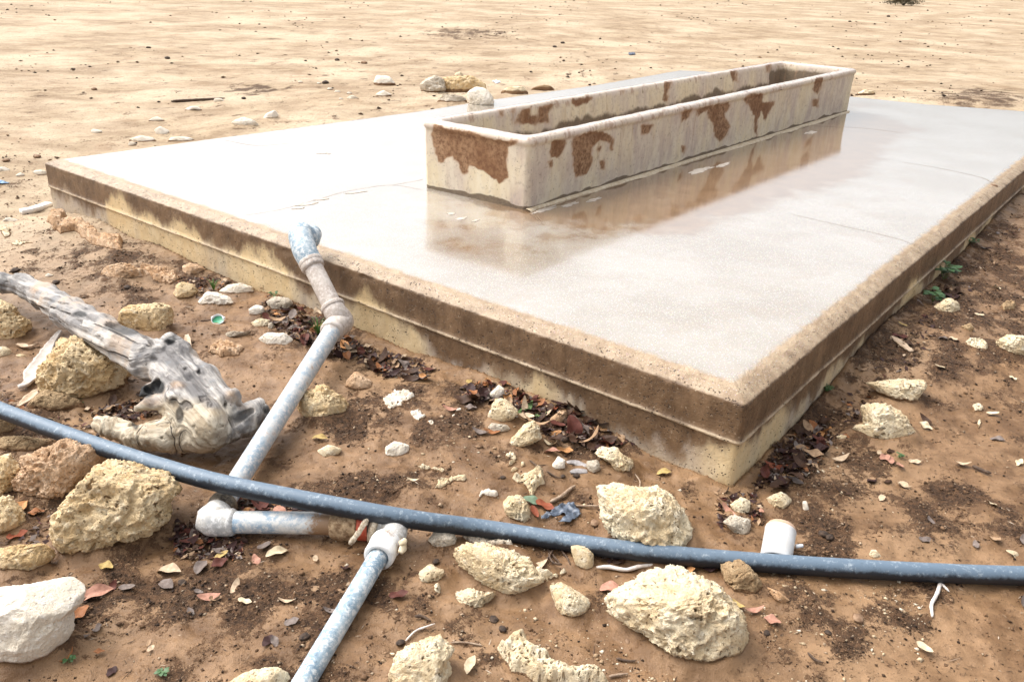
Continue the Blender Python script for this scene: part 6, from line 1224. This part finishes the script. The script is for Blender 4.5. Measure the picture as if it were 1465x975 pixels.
# short dry fibres and splinters on the mud
n = 3600; y = 1.2+RNG.uniform(0, 1, n)**1.4*5.5; x = RNG.uniform(-1, 1, n)*(.75*y+.3); ok = ~on_slab(x, y); x, y = x[ok], y[ok]; n = len(x); z = ground_z(x, y)+.0025
a = RNG.uniform(0, 6.28, n); L = RNG.uniform(.004, .014, n)*(1+2*(RNG.uniform(size=n) < .04)); d = np.stack([np.cos(a), np.sin(a), RNG.normal(0, .12, n)], 1)*L[:, None]; s_ = np.stack([-np.sin(a), np.cos(a), 0*a], 1)*RNG.uniform(.0006, .0016, n)[:, None]; c = np.stack([x, y, z], 1); u_ = np.array([0, 0, .0012])
V = np.stack([c-d, c+s_, c+d, c-s_, c+u_], 1).reshape(-1, 3); Fc = (np.array([(0, 3, 4), (3, 2, 4), (2, 1, 4), (1, 0, 4)])[None]+np.arange(n)[:, None, None]*5).reshape(-1, 3)
pal = np.array([(.04, .025, .017), (.10, .06, .04), (.30, .21, .14), (.52, .43, .33)]); ci = RNG.choice(4, n, p=[.45, .27, .18, .10])
o = mesh_obj('plant_debris', V, Fc, crm, attrs={'col': np.concatenate([np.repeat(pal[ci], 5, 0), np.ones((5*n, 1))], 1)}, smooth=False); tag(o, 'dry fibres and splinters strewn over the mud', 'plant debris', kind='stuff')
c_ = at(1421, 266, -.012); S, Fq = ico(4); V = S*(1+.5*fbm(S, 2.2, 3, 9))[:, None]*np.array([.026, .016, .010]); o = mesh_obj('clod', V, Fq, peb); o.location = [float(v) for v in c_]; tag(o, 'brown dirt lump filling the notch in the platform\'s right edge', 'clod')

# broken bits of pale stone between the buried stones
n = 5200; X = RNG.uniform(480, 1330, n); Y = RNG.uniform(600, 975, n); pts = np.array([at(a, b, -.33) for a, b in zip(X, Y)]); x, y = pts[:, 0], pts[:, 1]
cl = fbm(np.stack([x, y, 0*x], 1), 3.5, 3, 140); ok = (RNG.uniform(0, 1, n) < np.clip(.08+1.9*cl, .03, 1)) & ~on_slab(x, y); x, y = x[ok], y[ok]; r = .0018+.0065*RNG.uniform(0, 1, len(x))**5
pl = np.array([(.62, .50, .34), (.50, .39, .25), (.70, .62, .48), (.36, .25, .15)]); ci = RNG.choice(4, len(x)); scatter('stone_chips', x, y, r, pl[ci], crm, label='small broken chips of pale limestone strewn in the mud', cat='stone chips', lift=.12, flat=.6)
build_driftwood()
# soil banked up round the stones and along the foot of the platform
me = g.data; n_ = len(me.vertices); co = np.empty(n_*3, np.float32); me.vertices.foreach_get('co', co); co = co.reshape(-1, 3); x, y = co[:, 0].astype(float), co[:, 1].astype(float)
sel = np.where((x > -4) & (x < 6) & (y > .9) & (y < 9))[0]; xs_, ys_ = x[sel], y[sel]; add = np.zeros(len(sel)); nb = fbm(np.stack([xs_, ys_, 0*xs_], 1), 18, 3, 160)
for c_, cv, mean in FOOT:
    dx, dy = xs_-c_[0], ys_-c_[1]; near = np.where(np.hypot(dx, dy) < mean*4+.05)[0]
    if not len(near): continue
    Ci = np.linalg.inv(cv*2.0+np.eye(2)*1e-6); q = np.stack([dx[near], dy[near]], 1); d = np.sqrt(np.einsum('ij,jk,ik->i', q, Ci, q)); sc_ = math.sqrt(np.trace(cv)); gap = (d-1)*sc_
    add[near] = np.maximum(add[near], min(.022, mean*.28)*sstep(.045, .0, gap+.02*nb[near]))
ds = dist_poly(xs_, ys_, [(p[0], p[1]) for p in SLAB_POLY]); ins_ = inpoly(xs_, ys_, [(p[0], p[1]) for p in SLAB_POLY]); add = np.maximum(add, np.where(ins_, 0, .014*sstep(.07, .0, ds+.05*nb)))
co[sel, 2] += add; me.vertices.foreach_set('co', co.ravel()); me.update()
